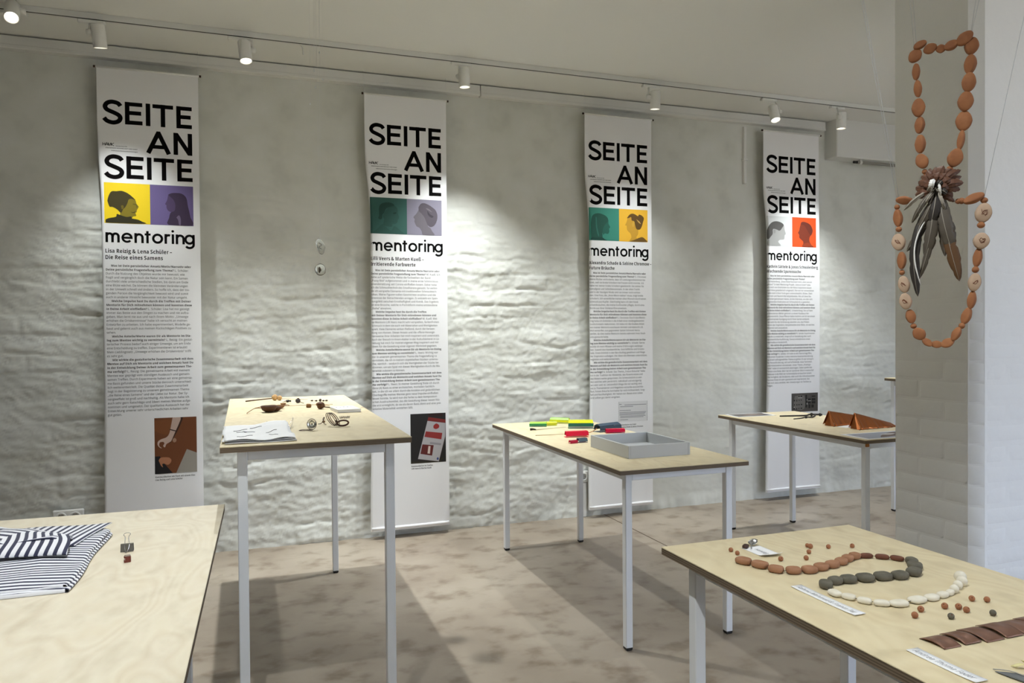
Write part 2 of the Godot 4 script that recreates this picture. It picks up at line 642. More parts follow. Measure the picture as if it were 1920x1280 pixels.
func brick(parent, at, w, h, proud, n, variants):
	var key = "%.3f_%d" % [w, rng.randi() % 3]
	if not variants.has(key):
		var sd = rng.randf() * 10.0
		var st = mb(true)
		# a soft slab: rounded rim, slightly uneven face (local z outwards)
		var g = []
		var us = [0.0, 0.06, 0.35, 0.65, 0.94, 1.0]
		var vs = [0.0, 0.10, 0.5, 0.90, 1.0]
		for v in vs:
			var row = []
			for u in us:
				var edge = minf(minf(u, 1.0 - u) * w / 0.012, minf(v, 1.0 - v) * h / 0.012)
				var z = -0.004 + (0.004 + 0.0007 * sin(u * 5.0 + sd) * cos(v * 4.0 + sd)) * clampf(edge, 0.0, 1.0)
				row.append(Vector3((u - 0.5) * w, (v - 0.5) * h + 0.0012 * sin(u * 7.0 + sd), z))
			g.append(row)
		for j in vs.size() - 1:
			for i in us.size() - 1:
				quad(st, g[j][i], g[j][i + 1], g[j + 1][i + 1], g[j + 1][i], Vector3.BACK)
		st.generate_normals()
		variants[key] = st.commit()
	var b = obj("brick", variants[key], M.pillar, parent)
	b.position = at + n * proud
	b.basis = Basis(Vector3.UP.cross(n), Vector3.UP, n)
	return b

# ------------------------------------------------------------------ track lights
func track(called, label, a, b):
	var t = thing(called, label, "light track", Vector3.ZERO, "ceiling light tracks")
	var d = b - a
	var along_x = absf(d.x) > absf(d.z)
	var c = (a + b) / 2
	var len_ = d.length()
	obj("rail", box_mesh(c + Vector3(0, -0.016, 0), Vector3(len_, 0.032, 0.036) if along_x else Vector3(0.036, 0.032, len_), 0.002), M.white_paint, t)
	obj("slot", box_mesh(c + Vector3(0, -0.0322, 0.011 if along_x else 0), Vector3(len_, 0.001, 0.011) if along_x else Vector3(0.007, 0.001, len_)), M.dark_metal, t)
	return t

func lamp(foot, lens_at, aim, energy, angle, label, soft = 1.0, group = "white track spotlights"):
	var t = thing("track_spotlight", label, "spotlight", foot, group)
	var d = (aim - lens_at).normalized()
	var rel = lens_at - foot
	var back = rel - d * 0.115
	obj("adapter", box_mesh(Vector3(0, -0.0445, 0), Vector3(0.13, 0.02, 0.034), 0.004), M.white_gloss, t)
	var k = rel - d * 0.075
	var side = d.cross(Vector3.UP).normalized()
	if side.length() < 0.1:
		side = Vector3.RIGHT
	var kn = k - side * 0.047
	var st = mb(true)
	add_tube(st, [Vector3(kn.x * 0.7, -0.05, kn.z * 0.4), kn + Vector3(0, 0.012, 0), kn], 0.0065, 8)
	obj("stem", st, M.white_gloss, t)
	var ks = mb(true)
	add_tube(ks, [kn - side * 0.012, kn + side * 0.014], 0.016, 12)
	obj("knuckle", ks, M.white_gloss, t)
	var up = d
	var bx = side
	var bz = bx.cross(up)
	var xf = Transform3D(Basis(bx, up, bz), back)
	var bs = mb(true)
	add_lathe(bs, [Vector2(0, -0.002), Vector2(0.030, -0.002), Vector2(0.0345, 0.004), Vector2(0.0345, 0.117), Vector2(0.0325, 0.119), Vector2(0.030, 0.117), Vector2(0.028, 0.100)], 24, xf)
	obj("body", bs, M.white_gloss, t)
	var ls = mb(true)
	add_lathe(ls, [Vector2(0.0, 0.103), Vector2(0.02, 0.104), Vector2(0.0285, 0.106)], 20, xf)
	obj("lens", ls, M.lens if energy > 0.0 else M.lens_off, t)
	if energy > 0.0:
		var s = SpotLight3D.new()
		s.name = "beam"
		s.light_energy = energy
		s.light_color = Color(0.965, 0.985, 0.985)
		s.spot_angle = angle
		s.spot_angle_attenuation = soft
		s.spot_range = 14.0
		s.spot_attenuation = 2.0
		s.light_size = 0.02
		s.shadow_enabled = true
		t.add_child(s)
		s.position = rel + d * 0.012
		s.basis = Basis.looking_at(d, Vector3.UP if absf(d.y) < 0.98 else Vector3.RIGHT)
	return t

func build_lamps():
	track("light_track", "white ceiling track carrying the row of spotlights along the banner wall", Vector3(-3.6, CEIL, -4.53), Vector3(6.6, CEIL, -4.53))
	track("light_track", "white ceiling track running above the tall table and the striped cloth", Vector3(-0.1, CEIL, -3.0), Vector3(-0.1, CEIL, 1.0))
	track("light_track", "white ceiling track running above the bead table", Vector3(2.1, CEIL, -3.0), Vector3(2.1, CEIL, 1.0))
	var fy = CEIL
	var z = -4.53
	lamp(Vector3(-1.10, fy, z), Vector3(-1.07, 2.94, -4.38), Vector3(-0.75, 0.78, -2.6), 1.1, 34.0, "leftmost white track spotlight, lit, at the picture's upper left corner")
	lamp(Vector3(-0.74, fy, z), Vector3(-0.70, 2.885, -4.52), Vector3(-0.60, 1.20, -4.90), 1.3, 34.0, "white track spotlight above the first banner, seen from its closed side")
	lamp(Vector3(0.0, fy, z), Vector3(0.03, 2.872, -4.45), Vector3(0.22, 0.8, -3.95), 6.1, 44.0, "lit white track spotlight between the first and second banner")
	lamp(Vector3(1.29, fy, z), Vector3(1.305, 2.872, -4.5), Vector3(1.42, 0.9, -4.56), 4.3, 44.0, "lit white track spotlight just right of the second banner")
	lamp(Vector3(2.63, fy, z), Vector3(2.65, 2.862, -4.51), Vector3(2.70, 1.0, -4.72), 1.3, 40.0, "white track spotlight above the third banner, its light barely showing")
	lamp(Vector3(3.60, fy, z), Vector3(3.62, 2.862, -4.48), Vector3(3.5, 0.78, -3.65), 1.2, 28.0, "brightly lit white track spotlight left of the fourth banner")
	lamp(Vector3(4.22, fy, z), Vector3(4.23, 2.857, -4.5), Vector3(4.2, 0.9, -4.55), 3.5, 44.0, "last white track spotlight before the pillar, right of the fourth banner")
	lamp(Vector3(2.1, fy, -2.72), Vector3(2.06, 2.90, -2.76), Vector3(1.85, 0.5, -4.1), 2.1, 42.0, "white spotlight overhead aimed at the table with the grey tray")
	lamp(Vector3(2.1, fy, -1.75), Vector3(2.12, 2.90, -1.76), Vector3(1.4, 0.9, -1.25), 0.8, 32.0, "white spotlight overhead aimed at the hanging necklace")
	lamp(Vector3(-0.1, fy, -2.75), Vector3(-0.07, 2.90, -2.78), Vector3(1.0, 0.6, -4.95), 0.25, 36.0, "white spotlight overhead aimed at the tall table")
	lamp(Vector3(-0.1, fy, -1.4), Vector3(-0.14, 2.90, -1.42), Vector3(-0.5, 0.78, -1.8), 4.4, 38.0, "white spotlight overhead aimed at the striped cloth")
	lamp(Vector3(-0.1, fy, -0.6), Vector3(-0.06, 2.90, -0.62), Vector3(1.35, 0.78, -1.15), 4.4, 30.0, "white spotlight overhead aimed across at the bead table")
	var hk = mb(true)
	add_tube(hk, spline([Vector3(0.32, 3.03, -4.53), Vector3(0.335, 3.02, -4.53), Vector3(0.342, 3.0, -4.53), Vector3(0.343, 2.97, -4.53)]), 0.004, 6)
	tag(obj("track_hook", hk, M.white_gloss), "small bent white hook hanging from the track left of the second banner", "hook")

func build_wall_fittings():
	socket(Vector3(2.318, 0.297, -5.0), 1, "white wall socket under the table with the grey tray")
	socket(Vector3(-0.975, 0.300, -5.0), 2, "white double wall socket low behind the striped cloth table")
	var d = thing("cable_duct", "short white cable duct rising from floor to the single socket", "cable duct", Vector3(2.318, 0, -5.0))
	obj("cover", box_mesh(Vector3(0, 0.126, 0.0), Vector3(0.05, 0.25, 0.035), 0.004), M.white_paint, d)
	var r = thing("grey_pipe", "grey pipe with a dark end running under the boxed-in beam", "pipe", Vector3(4.76, 2.733, -4.925))
	var st = mb(true)
	add_tube(st, [Vector3(0.035, 0, 0), Vector3(2.2, 0, 0)], 0.0125, 12)
	obj("tube", st, mat(c8(150, 148, 142), 0.5), r)
	var s2 = mb(true)
	add_tube(s2, [Vector3(0.0, 0, 0), Vector3(0.012, 0, 0), Vector3(0.035, 0, 0)], 0.0115, 12)
	obj("end_cap", s2, M.black_rubber, r)
	var s3 = mb(true)
	add_tube(s3, [Vector3(0.06, 0, 0), Vector3(0.08, 0, 0)], 0.016, 12)
	add_box(s3, Vector3(0.07, 0.015, 0), Vector3(0.02, 0.016, 0.02))
	obj("bracket", s3, M.white_gloss, r)

func socket(at, n, label):
	var t = thing("wall_socket", label, "socket", at)
	var w = 0.081 * n
	obj("frame", box_mesh(Vector3(0, 0, 0.012), Vector3(w, 0.085, 0.022), 0.006), M.white_gloss, t)
	for k in n:
		var cx = (k - (n - 1) / 2.0) * 0.072
		var xf = Transform3D(Basis(Vector3.RIGHT, Vector3.BACK, Vector3.DOWN), Vector3(cx, 0, 0.023))
		var st = mb(true)
		add_lathe(st, [Vector2(0.031, 0.0), Vector2(0.029, 0.004), Vector2(0.0205, 0.004), Vector2(0.0195, -0.002)], 28, xf)
		obj("insert", st, M.white_gloss, t)
		var s2 = mb(true)
		add_lathe(s2, [Vector2(0.0, 0.0005), Vector2(0.0195, 0.0005)], 28, xf)
		obj("well", s2, mat(c8(150, 150, 146), 0.5), t)
		for s in [-1, 1]:
			var s3 = mb(true)
			add_lathe(s3, [Vector2(0.0, 0.0012), Vector2(0.0026, 0.0012)], 10, xf.translated(Vector3(s * 0.0095, 0, 0)))
			obj("pin_hole", s3, M.black_rubber, t)
		var s4 = mb()
		for s in [-1, 1]:
			add_box(s4, Vector3(cx, s * 0.018, 0.0245), Vector3(0.006, 0.005, 0.003))
		obj("earth_clip", s4, M.chrome, t)

# ------------------------------------------------------------------ banners
var bl = 0.0        # how far the left edge has rolled back on the banner being drawn
var blen = 2.85
var bwave = 0.0

func on_banner(u, v, lift = 0.0):
	var w = 0.545
	var r = 0.016
	var c = bl * smoothstep(0.04, 0.30, v / blen) * (1.0 - 0.35 * smoothstep(0.62, 1.0, v / blen))
	var zb = 0.0035 * sin(v * 2.6 + bwave) * (0.4 + u) + 0.004 * smoothstep(0.75, 1.0, v / blen) * sin(u * 9.0 + v * 6.0 + bwave)
	var p
	var n
	if u < c:
		var a = minf((c - u) / r, 2.7)
		p = Vector3(c - r * sin(a), -v, -(r - r * cos(a)))
		n = Vector3(-sin(a), 0, cos(a))
	elif u > w - 0.03:
		var s = (u - w + 0.03) / 0.03
		p = Vector3(u, -v, -0.004 * s * s)
		n = Vector3(0.15, 0, 1).normalized()
	else:
		p = Vector3(u, -v, 0)
		n = Vector3(0, 0, 1)
	return p + Vector3(0, 0, zb) + n * (lift * 0.6 if lift > 0.0005 else lift)

func bquad(st, a, b, c, d, lift):
	quad(st, on_banner(a.x, a.y, lift), on_banner(b.x, b.y, lift), on_banner(c.x, c.y, lift), on_banner(d.x, d.y, lift), Vector3.BACK)

func brect(st, u0, v0, u1, v1, lift = 0.0012):
	var nu = maxi(1, int(ceil((u1 - u0) / (0.012 if u0 > 0.2 else 0.004))))
	var nv = maxi(1, int(ceil((v1 - v0) / 0.03)))
	for j in nv:
		for i in nu:
			var a = lerpf(u0, u1, float(i) / nu)
			var b = lerpf(u0, u1, float(i + 1) / nu)
			var c = lerpf(v0, v1, float(j) / nv)
			var d = lerpf(v0, v1, float(j + 1) / nv)
			bquad(st, Vector2(a, c), Vector2(b, c), Vector2(b, d), Vector2(a, d), lift)

# a pen stroke of constant width along points given as (u, v)
func bstroke(st, pts, w, lift = 0.0011, closed = false):
	var fine = []
	for k in pts.size() - 1:
		var m = maxi(1, int(pts[k].distance_to(pts[k + 1]) / 0.02))
		for i in m:
			fine.append(pts[k].lerp(pts[k + 1], float(i) / m))
	fine.append(pts[-1])
	var kept = [fine[0]]
	for k in range(1, fine.size()):
		if fine[k].distance_to(kept[-1]) > 0.00008:
			kept.append(fine[k])
	fine = kept
	var L = []
	var R = []
	var cnt = fine.size()
	for k in cnt:
		var t0 = (fine[k] - fine[maxi(k - 1, 0)]).normalized()
		var t1 = (fine[mini(k + 1, cnt - 1)] - fine[k]).normalized()
		if k == 0:
			t0 = t1
		if k == cnt - 1:
			t1 = t0
		if closed and (k == 0 or k == cnt - 1):
			t0 = (fine[cnt - 1] - fine[cnt - 2]).normalized()
			t1 = (fine[1] - fine[0]).normalized()
		var n0 = Vector2(-t0.y, t0.x)
		var n1 = Vector2(-t1.y, t1.x)
		var n = (n0 + n1).normalized()
		var s = w * 0.5 / maxf(0.45, n.dot(n0))
		L.append(fine[k] + n * s)
		R.append(fine[k] - n * s)
	for k in cnt - 1:
		bquad(st, L[k], L[k + 1], R[k + 1], R[k], lift)

func sp2(pts, per = 5):
	var q = []
	for p in pts:
		q.append(Vector3(p.x, p.y, 0))
	var out = []
	for p in spline(q, per):
		out.append(Vector2(p.x, p.y))
	return out

func letter(st, ch, u, base, w, h, t):
	var P = func(x, y): return Vector2(u + x * w, base - y * h)
	var tx = t / w * 0.5
	var ty = t / h * 0.5
	match ch:
		"S":
			var pts = []
			for e in [[0.93, 0.79], [0.82, 0.895], [0.64, 0.942], [0.44, 0.948], [0.24, 0.88], [0.14, 0.74], [0.22, 0.61], [0.42, 0.535], [0.64, 0.465], [0.84, 0.38], [0.92, 0.26], [0.83, 0.12], [0.62, 0.05], [0.42, 0.052], [0.22, 0.11], [0.08, 0.225]]:
				pts.append(P.call(e[0], e[1]))
			bstroke(st, sp2(pts, 4), t)
		"E":
			bstroke(st, [P.call(tx, 0), P.call(tx, 1)], t)
			for y in [ty, 0.52, 1.0 - ty]:
				bstroke(st, [P.call(tx, y), P.call(1.0 if y != 0.52 else 0.93, y)], t * 0.95)
		"I":
			bstroke(st, [P.call(0.5, 0), P.call(0.5, 1)], t)
		"T":
			bstroke(st, [P.call(0.5, 0), P.call(0.5, 1)], t)
			bstroke(st, [P.call(0, 1.0 - ty), P.call(1, 1.0 - ty)], t * 0.95)
		"A":
			bstroke(st, [P.call(tx * 0.9, 0), P.call(0.5, 1.0 - ty * 0.6)], t)
			bstroke(st, [P.call(1.0 - tx * 0.9, 0), P.call(0.5, 1.0 - ty * 0.6)], t)
			bstroke(st, [P.call(0.22, 0.30), P.call(0.78, 0.30)], t * 0.9)
			bstroke(st, [P.call(0.42, 1.0 - ty * 0.5), P.call(0.58, 1.0 - ty * 0.5)], t * 0.55)
		"N":
			bstroke(st, [P.call(tx, 0), P.call(tx, 1)], t)
			bstroke(st, [P.call(1.0 - tx, 0), P.call(1.0 - tx, 1)], t)
			bstroke(st, [P.call(tx * 1.1, 1.0 - ty * 0.5), P.call(1.0 - tx * 1.1, ty * 0.5)], t)

func arc(cx, cy, rx, ry, a0, a1, n = 16):
	var out = []
	for k in n + 1:
		var a = deg_to_rad(lerpf(a0, a1, float(k) / n))
		out.append(Vector2(cx + rx * cos(a), cy - ry * sin(a)))
	return out

# the word "mentoring" drawn with round geometric strokes; base line at v = b
func draw_mentoring(st, b):
	var t = 0.0134
	var x = 0.058
	var h = t / 2
	var hump = func(u0, w):
		var r = (w - t) / 2
		var pts = [Vector2(u0 + h, b - x + r + h + 0.006)]
		pts.append_array(arc(u0 + h + r, b - x + r + h, r, r, 180, 0))
		pts.append(Vector2(u0 + w - h, b))
		bstroke(st, pts, t)
	var stem = func(u0): bstroke(st, [Vector2(u0 + h, b), Vector2(u0 + h, b - x)], t)
	stem.call(0.034)
	hump.call(0.034, 0.0435)
	hump.call(0.0652, 0.0435)
	# e
	var e = arc(0.147, b - 0.029, 0.0235, 0.0235, 0, 318, 24)
	e.push_front(Vector2(0.1235, b - 0.029))
	bstroke(st, e, t * 0.92)
	stem.call(0.186)
	hump.call(0.186, 0.050)
	# t
	bstroke(st, [Vector2(0.256, b), Vector2(0.256, b - 0.072)], t)
	bstroke(st, [Vector2(0.241, b - x + 0.006), Vector2(0.273, b - x + 0.006)], t * 0.9)
	# o
	bstroke(st, arc(0.3105, b - 0.029, 0.0235, 0.0235, 90, 450, 28), t, 0.0011, true)
	stem.call(0.348)
	var r = [Vector2(0.354, b - 0.036)]
	r.append_array(arc(0.3705, b - x + 0.0225, 0.0165, 0.0155, 170, 60, 10))
	bstroke(st, r, t)
	stem.call(0.387)
	bstroke(st, arc(0.3933, b - 0.0755, 0.0038, 0.0038, 0, 360, 14), 0.0074, 0.0011, true)
	stem.call(0.409)
	hump.call(0.409, 0.050)
	bstroke(st, arc(0.4855, b - 0.029, 0.0225, 0.0235, 90, 450, 28), t, 0.0011, true)
	var g = [Vector2(0.508, b - x), Vector2(0.508, b + 0.002)]
	g.append_array(arc(0.4855, b + 0.002, 0.0225, 0.0195, 0, -150, 14))
	bstroke(st, g, t)

# lettering set in type, mapped onto a surface by the callable (x along, y up from the base line)
var fonts = {}
func font(bold):
	if not fonts.has(bold):
		var f = SystemFont.new()
		f.font_names = PackedStringArray(["Droid Sans"])
		f.font_weight = 700 if bold else 400
		fonts[bold] = f
	return fonts[bold]

func type_raw(text, bold, step):
	var tm = TextMesh.new()
	tm.font = font(bold)
	tm.font_size = 32
	tm.pixel_size = 1.0 / 32.0
	tm.depth = 0.0
	tm.curve_step = step
	tm.horizontal_alignment = HORIZONTAL_ALIGNMENT_LEFT
	tm.vertical_alignment = VERTICAL_ALIGNMENT_TOP
	tm.text = text
	return tm.get_mesh_arrays()

var base_of = {}
func type_on(st, text, bold, em, sx, f, n, step = 3.0):
	if not base_of.has(bold):
		var lo = 99.0
		for v in type_raw("H", bold, 1.0)[Mesh.ARRAY_VERTEX]:
			lo = minf(lo, v.y)
		base_of[bold] = lo
	var a = type_raw(text, bold, step)
	var V = a[Mesh.ARRAY_VERTEX]
	var I = a[Mesh.ARRAY_INDEX]
	var by = base_of[bold]
	for k in range(0, I.size(), 3):
		var p = []
		for j in 3:
			var v = V[I[k + j]]
			p.append(f.call(v.x * em * sx, (v.y - by) * em))
		tri(st, p[0], p[1], p[2], n)
	return font(bold).get_string_size(text, HORIZONTAL_ALIGNMENT_LEFT, -1, 32).x / 32.0 * em * sx

func bline(st, u, v, runs, em, sx, fit = 0.0):
	for run in runs:
		var uu = u
		u += type_on(st, run[0], run[1], em, sx, func(x, y): return on_banner(uu + x, v - y, 0.0009), Vector3.BACK)

# flat printed shapes in a frame (u0, v0, w, h); points as pairs in the unit square, rounded
func bshape(st, fr, nums, lift, round_ = true):
	var pts = []
	for k in range(0, nums.size(), 2):
		pts.append(Vector2(nums[k], nums[k + 1]))
	if round_:
		pts.append(pts[0])
		pts = sp2(pts, 3)
		pts.pop_back()
	var poly = PackedVector2Array()
	for p in pts:
		poly.append(Vector2(fr[0] + clampf(p.x, 0, 1) * fr[2], fr[1] + clampf(p.y, 0, 1) * fr[3]))
	var t = Geometry2D.triangulate_polygon(poly)
	for k in range(0, t.size(), 3):
		btri(st, poly[t[k]], poly[t[k + 1]], poly[t[k + 2]], lift, 6)

# splits a printed triangle until it follows the curl of the sheet
func btri(st, a, b, c, lift, depth):
	var limit = 0.006 if minf(a.x, minf(b.x, c.x)) < bl + 0.01 else 0.05
	var ab = a.distance_to(b)
	var bc = b.distance_to(c)
	var ca = c.distance_to(a)
	var longest = maxf(ab, maxf(bc, ca))
	if longest > limit and depth > -4:
		if longest == ab:
			var m = (a + b) * 0.5
			btri(st, a, m, c, lift, depth - 1)
			btri(st, m, b, c, lift, depth - 1)
		elif longest == bc:
			var m = (b + c) * 0.5
			btri(st, a, b, m, lift, depth - 1)
			btri(st, a, m, c, lift, depth - 1)
		else:
			var m = (c + a) * 0.5
			btri(st, a, b, m, lift, depth - 1)
			btri(st, m, b, c, lift, depth - 1)
		return
	tri(st, on_banner(a.x, a.y, lift), on_banner(b.x, b.y, lift), on_banner(c.x, c.y, lift), Vector3.BACK)

func shape_obj(parent, called, fr, nums, col, lift, round_ = true):
	var st = mb(false)
	bshape(st, fr, nums, lift, round_)
	return obj(called, st, mat(col, 0.75), parent)

func make_banner(at, roll, wave, label, lengths):
	bl = roll
	bwave = wave
	var t = thing("hanging_banner", label, "banner", at, "exhibition banners along the back wall")
	var w = 0.545
	var sh = mb(true)
	var us = []
	for k in 33:
		us.append(0.10 * k / 32.0)
	for k in range(1, 16):
		us.append(0.10 + (w - 0.10) * k / 15.0)
	var nv = 76
	for j in nv:
		for i in us.size() - 1:
			var v0 = blen * j / nv
			var v1 = blen * (j + 1) / nv
			for s in [1, -1]:
				quad(sh, on_banner(us[i], v0, 0.0002 * s), on_banner(us[i + 1], v0, 0.0002 * s), on_banner(us[i + 1], v1, 0.0002 * s), on_banner(us[i], v1, 0.0002 * s), Vector3.BACK * s)
	obj("sheet", sh, M.paper, t)
	var rod = mb(true)
	add_tube(rod, [Vector3(-0.012, 0.002, 0), Vector3(w + 0.012, 0.002, 0)], 0.006, 8)
	obj("top_rod", rod, M.white_gloss, t)
	var tips = mb(true)
	for e in [-0.016, w + 0.006]:
		add_tube(tips, [Vector3(e, 0.002, 0), Vector3(e + 0.011, 0.002, 0)], 0.0072, 8)
	obj("rod_tip", tips, M.dark_wire, t)
	var hang = mb(true)
	for e in [0.0, w]:
		add_tube(hang, [Vector3(e, 0.004, 0), Vector3(e, CEIL - at.y, 0)], 0.0006, 4)
	obj("hanging_thread", hang, M.nylon, t)
	var hem = mb(true)
	var hp = []
	for k in 12:
		hp.append(on_banner(0.02 + (w - 0.024) * k / 11.0, blen - 0.018, 0.0))
	add_tube(hem, hp, 0.010, 8, true, 1.0, Vector3.UP)
	obj("bottom_hem", hem, M.paper, t)
	# headline
	for row in [[0.028, 0.3205, 1.0], [0.033, 0.638, 0.99]]:
		var x = row[0]
		var hl = mb()
		for e in [["S", 0.1017, 0.016], ["E", 0.093, 0.019], ["I", 0.022, 0.0133], ["T", 0.112, 0.017], ["E", 0.0855, 0.0]]:
			letter(hl, e[0], x, row[1], e[1] * row[2], 0.132, 0.0245)
			x += (e[1] + e[2]) * row[2]
		obj("headline_word", hl, M.ink, t)
	var ha = mb()
	letter(ha, "A", 0.256, 0.480, 0.134, 0.131, 0.0245)
	letter(ha, "N", 0.4045, 0.480, 0.103, 0.131, 0.0245)
	obj("headline_word", ha, M.ink, t)
	var mn = mb()
	draw_mentoring(mn, 1.013)
	obj("subheading", mn, M.ink, t)
	# university mark and its three small lines
	var lg = mb()
	var lv = func(x, y): return Vector2(0.028 + x * 0.058, 0.4515 - y * 0.0175)
	for q in [[[0, 0], [0, 1]], [[0, 0.5], [0.2, 0.5]], [[0.2, 0], [0.2, 1]], [[0.2, 0], [0.36, 1], [0.5, 0]], [[0.26, 0.35], [0.46, 0.35]], [[0.5, 0], [0.5, 1]], [[0.5, 0.98], [0.62, 0.02], [0.72, 0.98]], [[0.72, 1], [0.76, 0.02]], [[0.76, 0], [0.76, 1]], [[0.76, 0.45], [1.0, 1.0]], [[0.76, 0.5], [1.0, 0.0]]]:
		var pts = []
		for e in q:
			pts.append(lv.call(e[0], e[1]))
		bstroke(lg, pts, 0.0032)
	bline(lg, 0.094, 0.4535, [["HOCHSCHULE FÜR", true]], 0.0068, 1.02)
	bline(lg, 0.041, 0.4665, [["ANGEWANDTE WISSENSCHAFT UND KUNST", true]], 0.0078, 1.06)
	bline(lg, 0.071, 0.4815, [["Hildesheim/Holzminden/Göttingen", true]], 0.0078, 1.06)
	obj("logo", lg, M.ink_soft, t)
	return t

func banner_text(t, title, body, first, last):
	var ti = mb()
	bline(ti, 0.030, 1.074, [[title[0], true]], 0.0318, 0.86)
	bline(ti, 0.030, 1.111, [[title[1], true]], 0.0318, 0.86)
	obj("title_text", ti, M.ink, t)
	var tb = mb()
	var tr = mb()
	var n = body.size()
	for k in n:
		var v = lerpf(first, last, float(k) / (n - 1))
		var u = 0.032
		var ln = body[k]
		if ln.begins_with(">"):
			u = 0.060
			ln = ln.substr(1)
		var cut = ln.find("|")
		var b = ln.substr(0, cut) if cut >= 0 else ""
		var r = ln.substr(cut + 1) if cut >= 0 else ln
		# lines are set to the column: a little wider or narrower as needed
		var wd = font(true).get_string_size(b, HORIZONTAL_ALIGNMENT_LEFT, -1, 32).x / 32.0 + font(false).get_string_size(r, HORIZONTAL_ALIGNMENT_LEFT, -1, 32).x / 32.0
		var sx = clampf((0.497 - u) / (0.0172 * wd), 0.70, 0.97)
		if b != "":
			u += type_on(tb, b, true, 0.0172, sx, func(x, y): return on_banner(u + x, v - y, 0.0009), Vector3.BACK, 4.0)
		if r != "":
			var u2 = u
			type_on(tr, r, false, 0.0172, sx, func(x, y): return on_banner(u2 + x, v - y, 0.0009), Vector3.BACK, 4.0)
	obj("question_text", tb, M.ink, t)
	obj("answer_text", tr, M.ink_soft, t)

func portraits(t, left, right):
	for e in [[[0.030, 0.665, 0.243, 0.236], left], [[0.273, 0.665, 0.236, 0.237], right]]:
		var fr = e[0]
		var st = mb()
		brect(st, fr[0], fr[1], fr[0] + fr[2], fr[1] + fr[3])
		var sq = obj("portrait", st, mat(e[1][0], 0.7), t)
		var lift = 0.0018
		for s in e[1][1]:
			shape_obj(sq, s[0], fr, s[2], s[1], lift)
			lift += 0.0004

func caption(t, u, v, lines):
	var st = mb()
	for k in lines.size():
		bline(st, u, v + 0.0165 * k, [[lines[k], true]], 0.0135, 0.82)
	obj("caption", st, M.ink_soft, t)

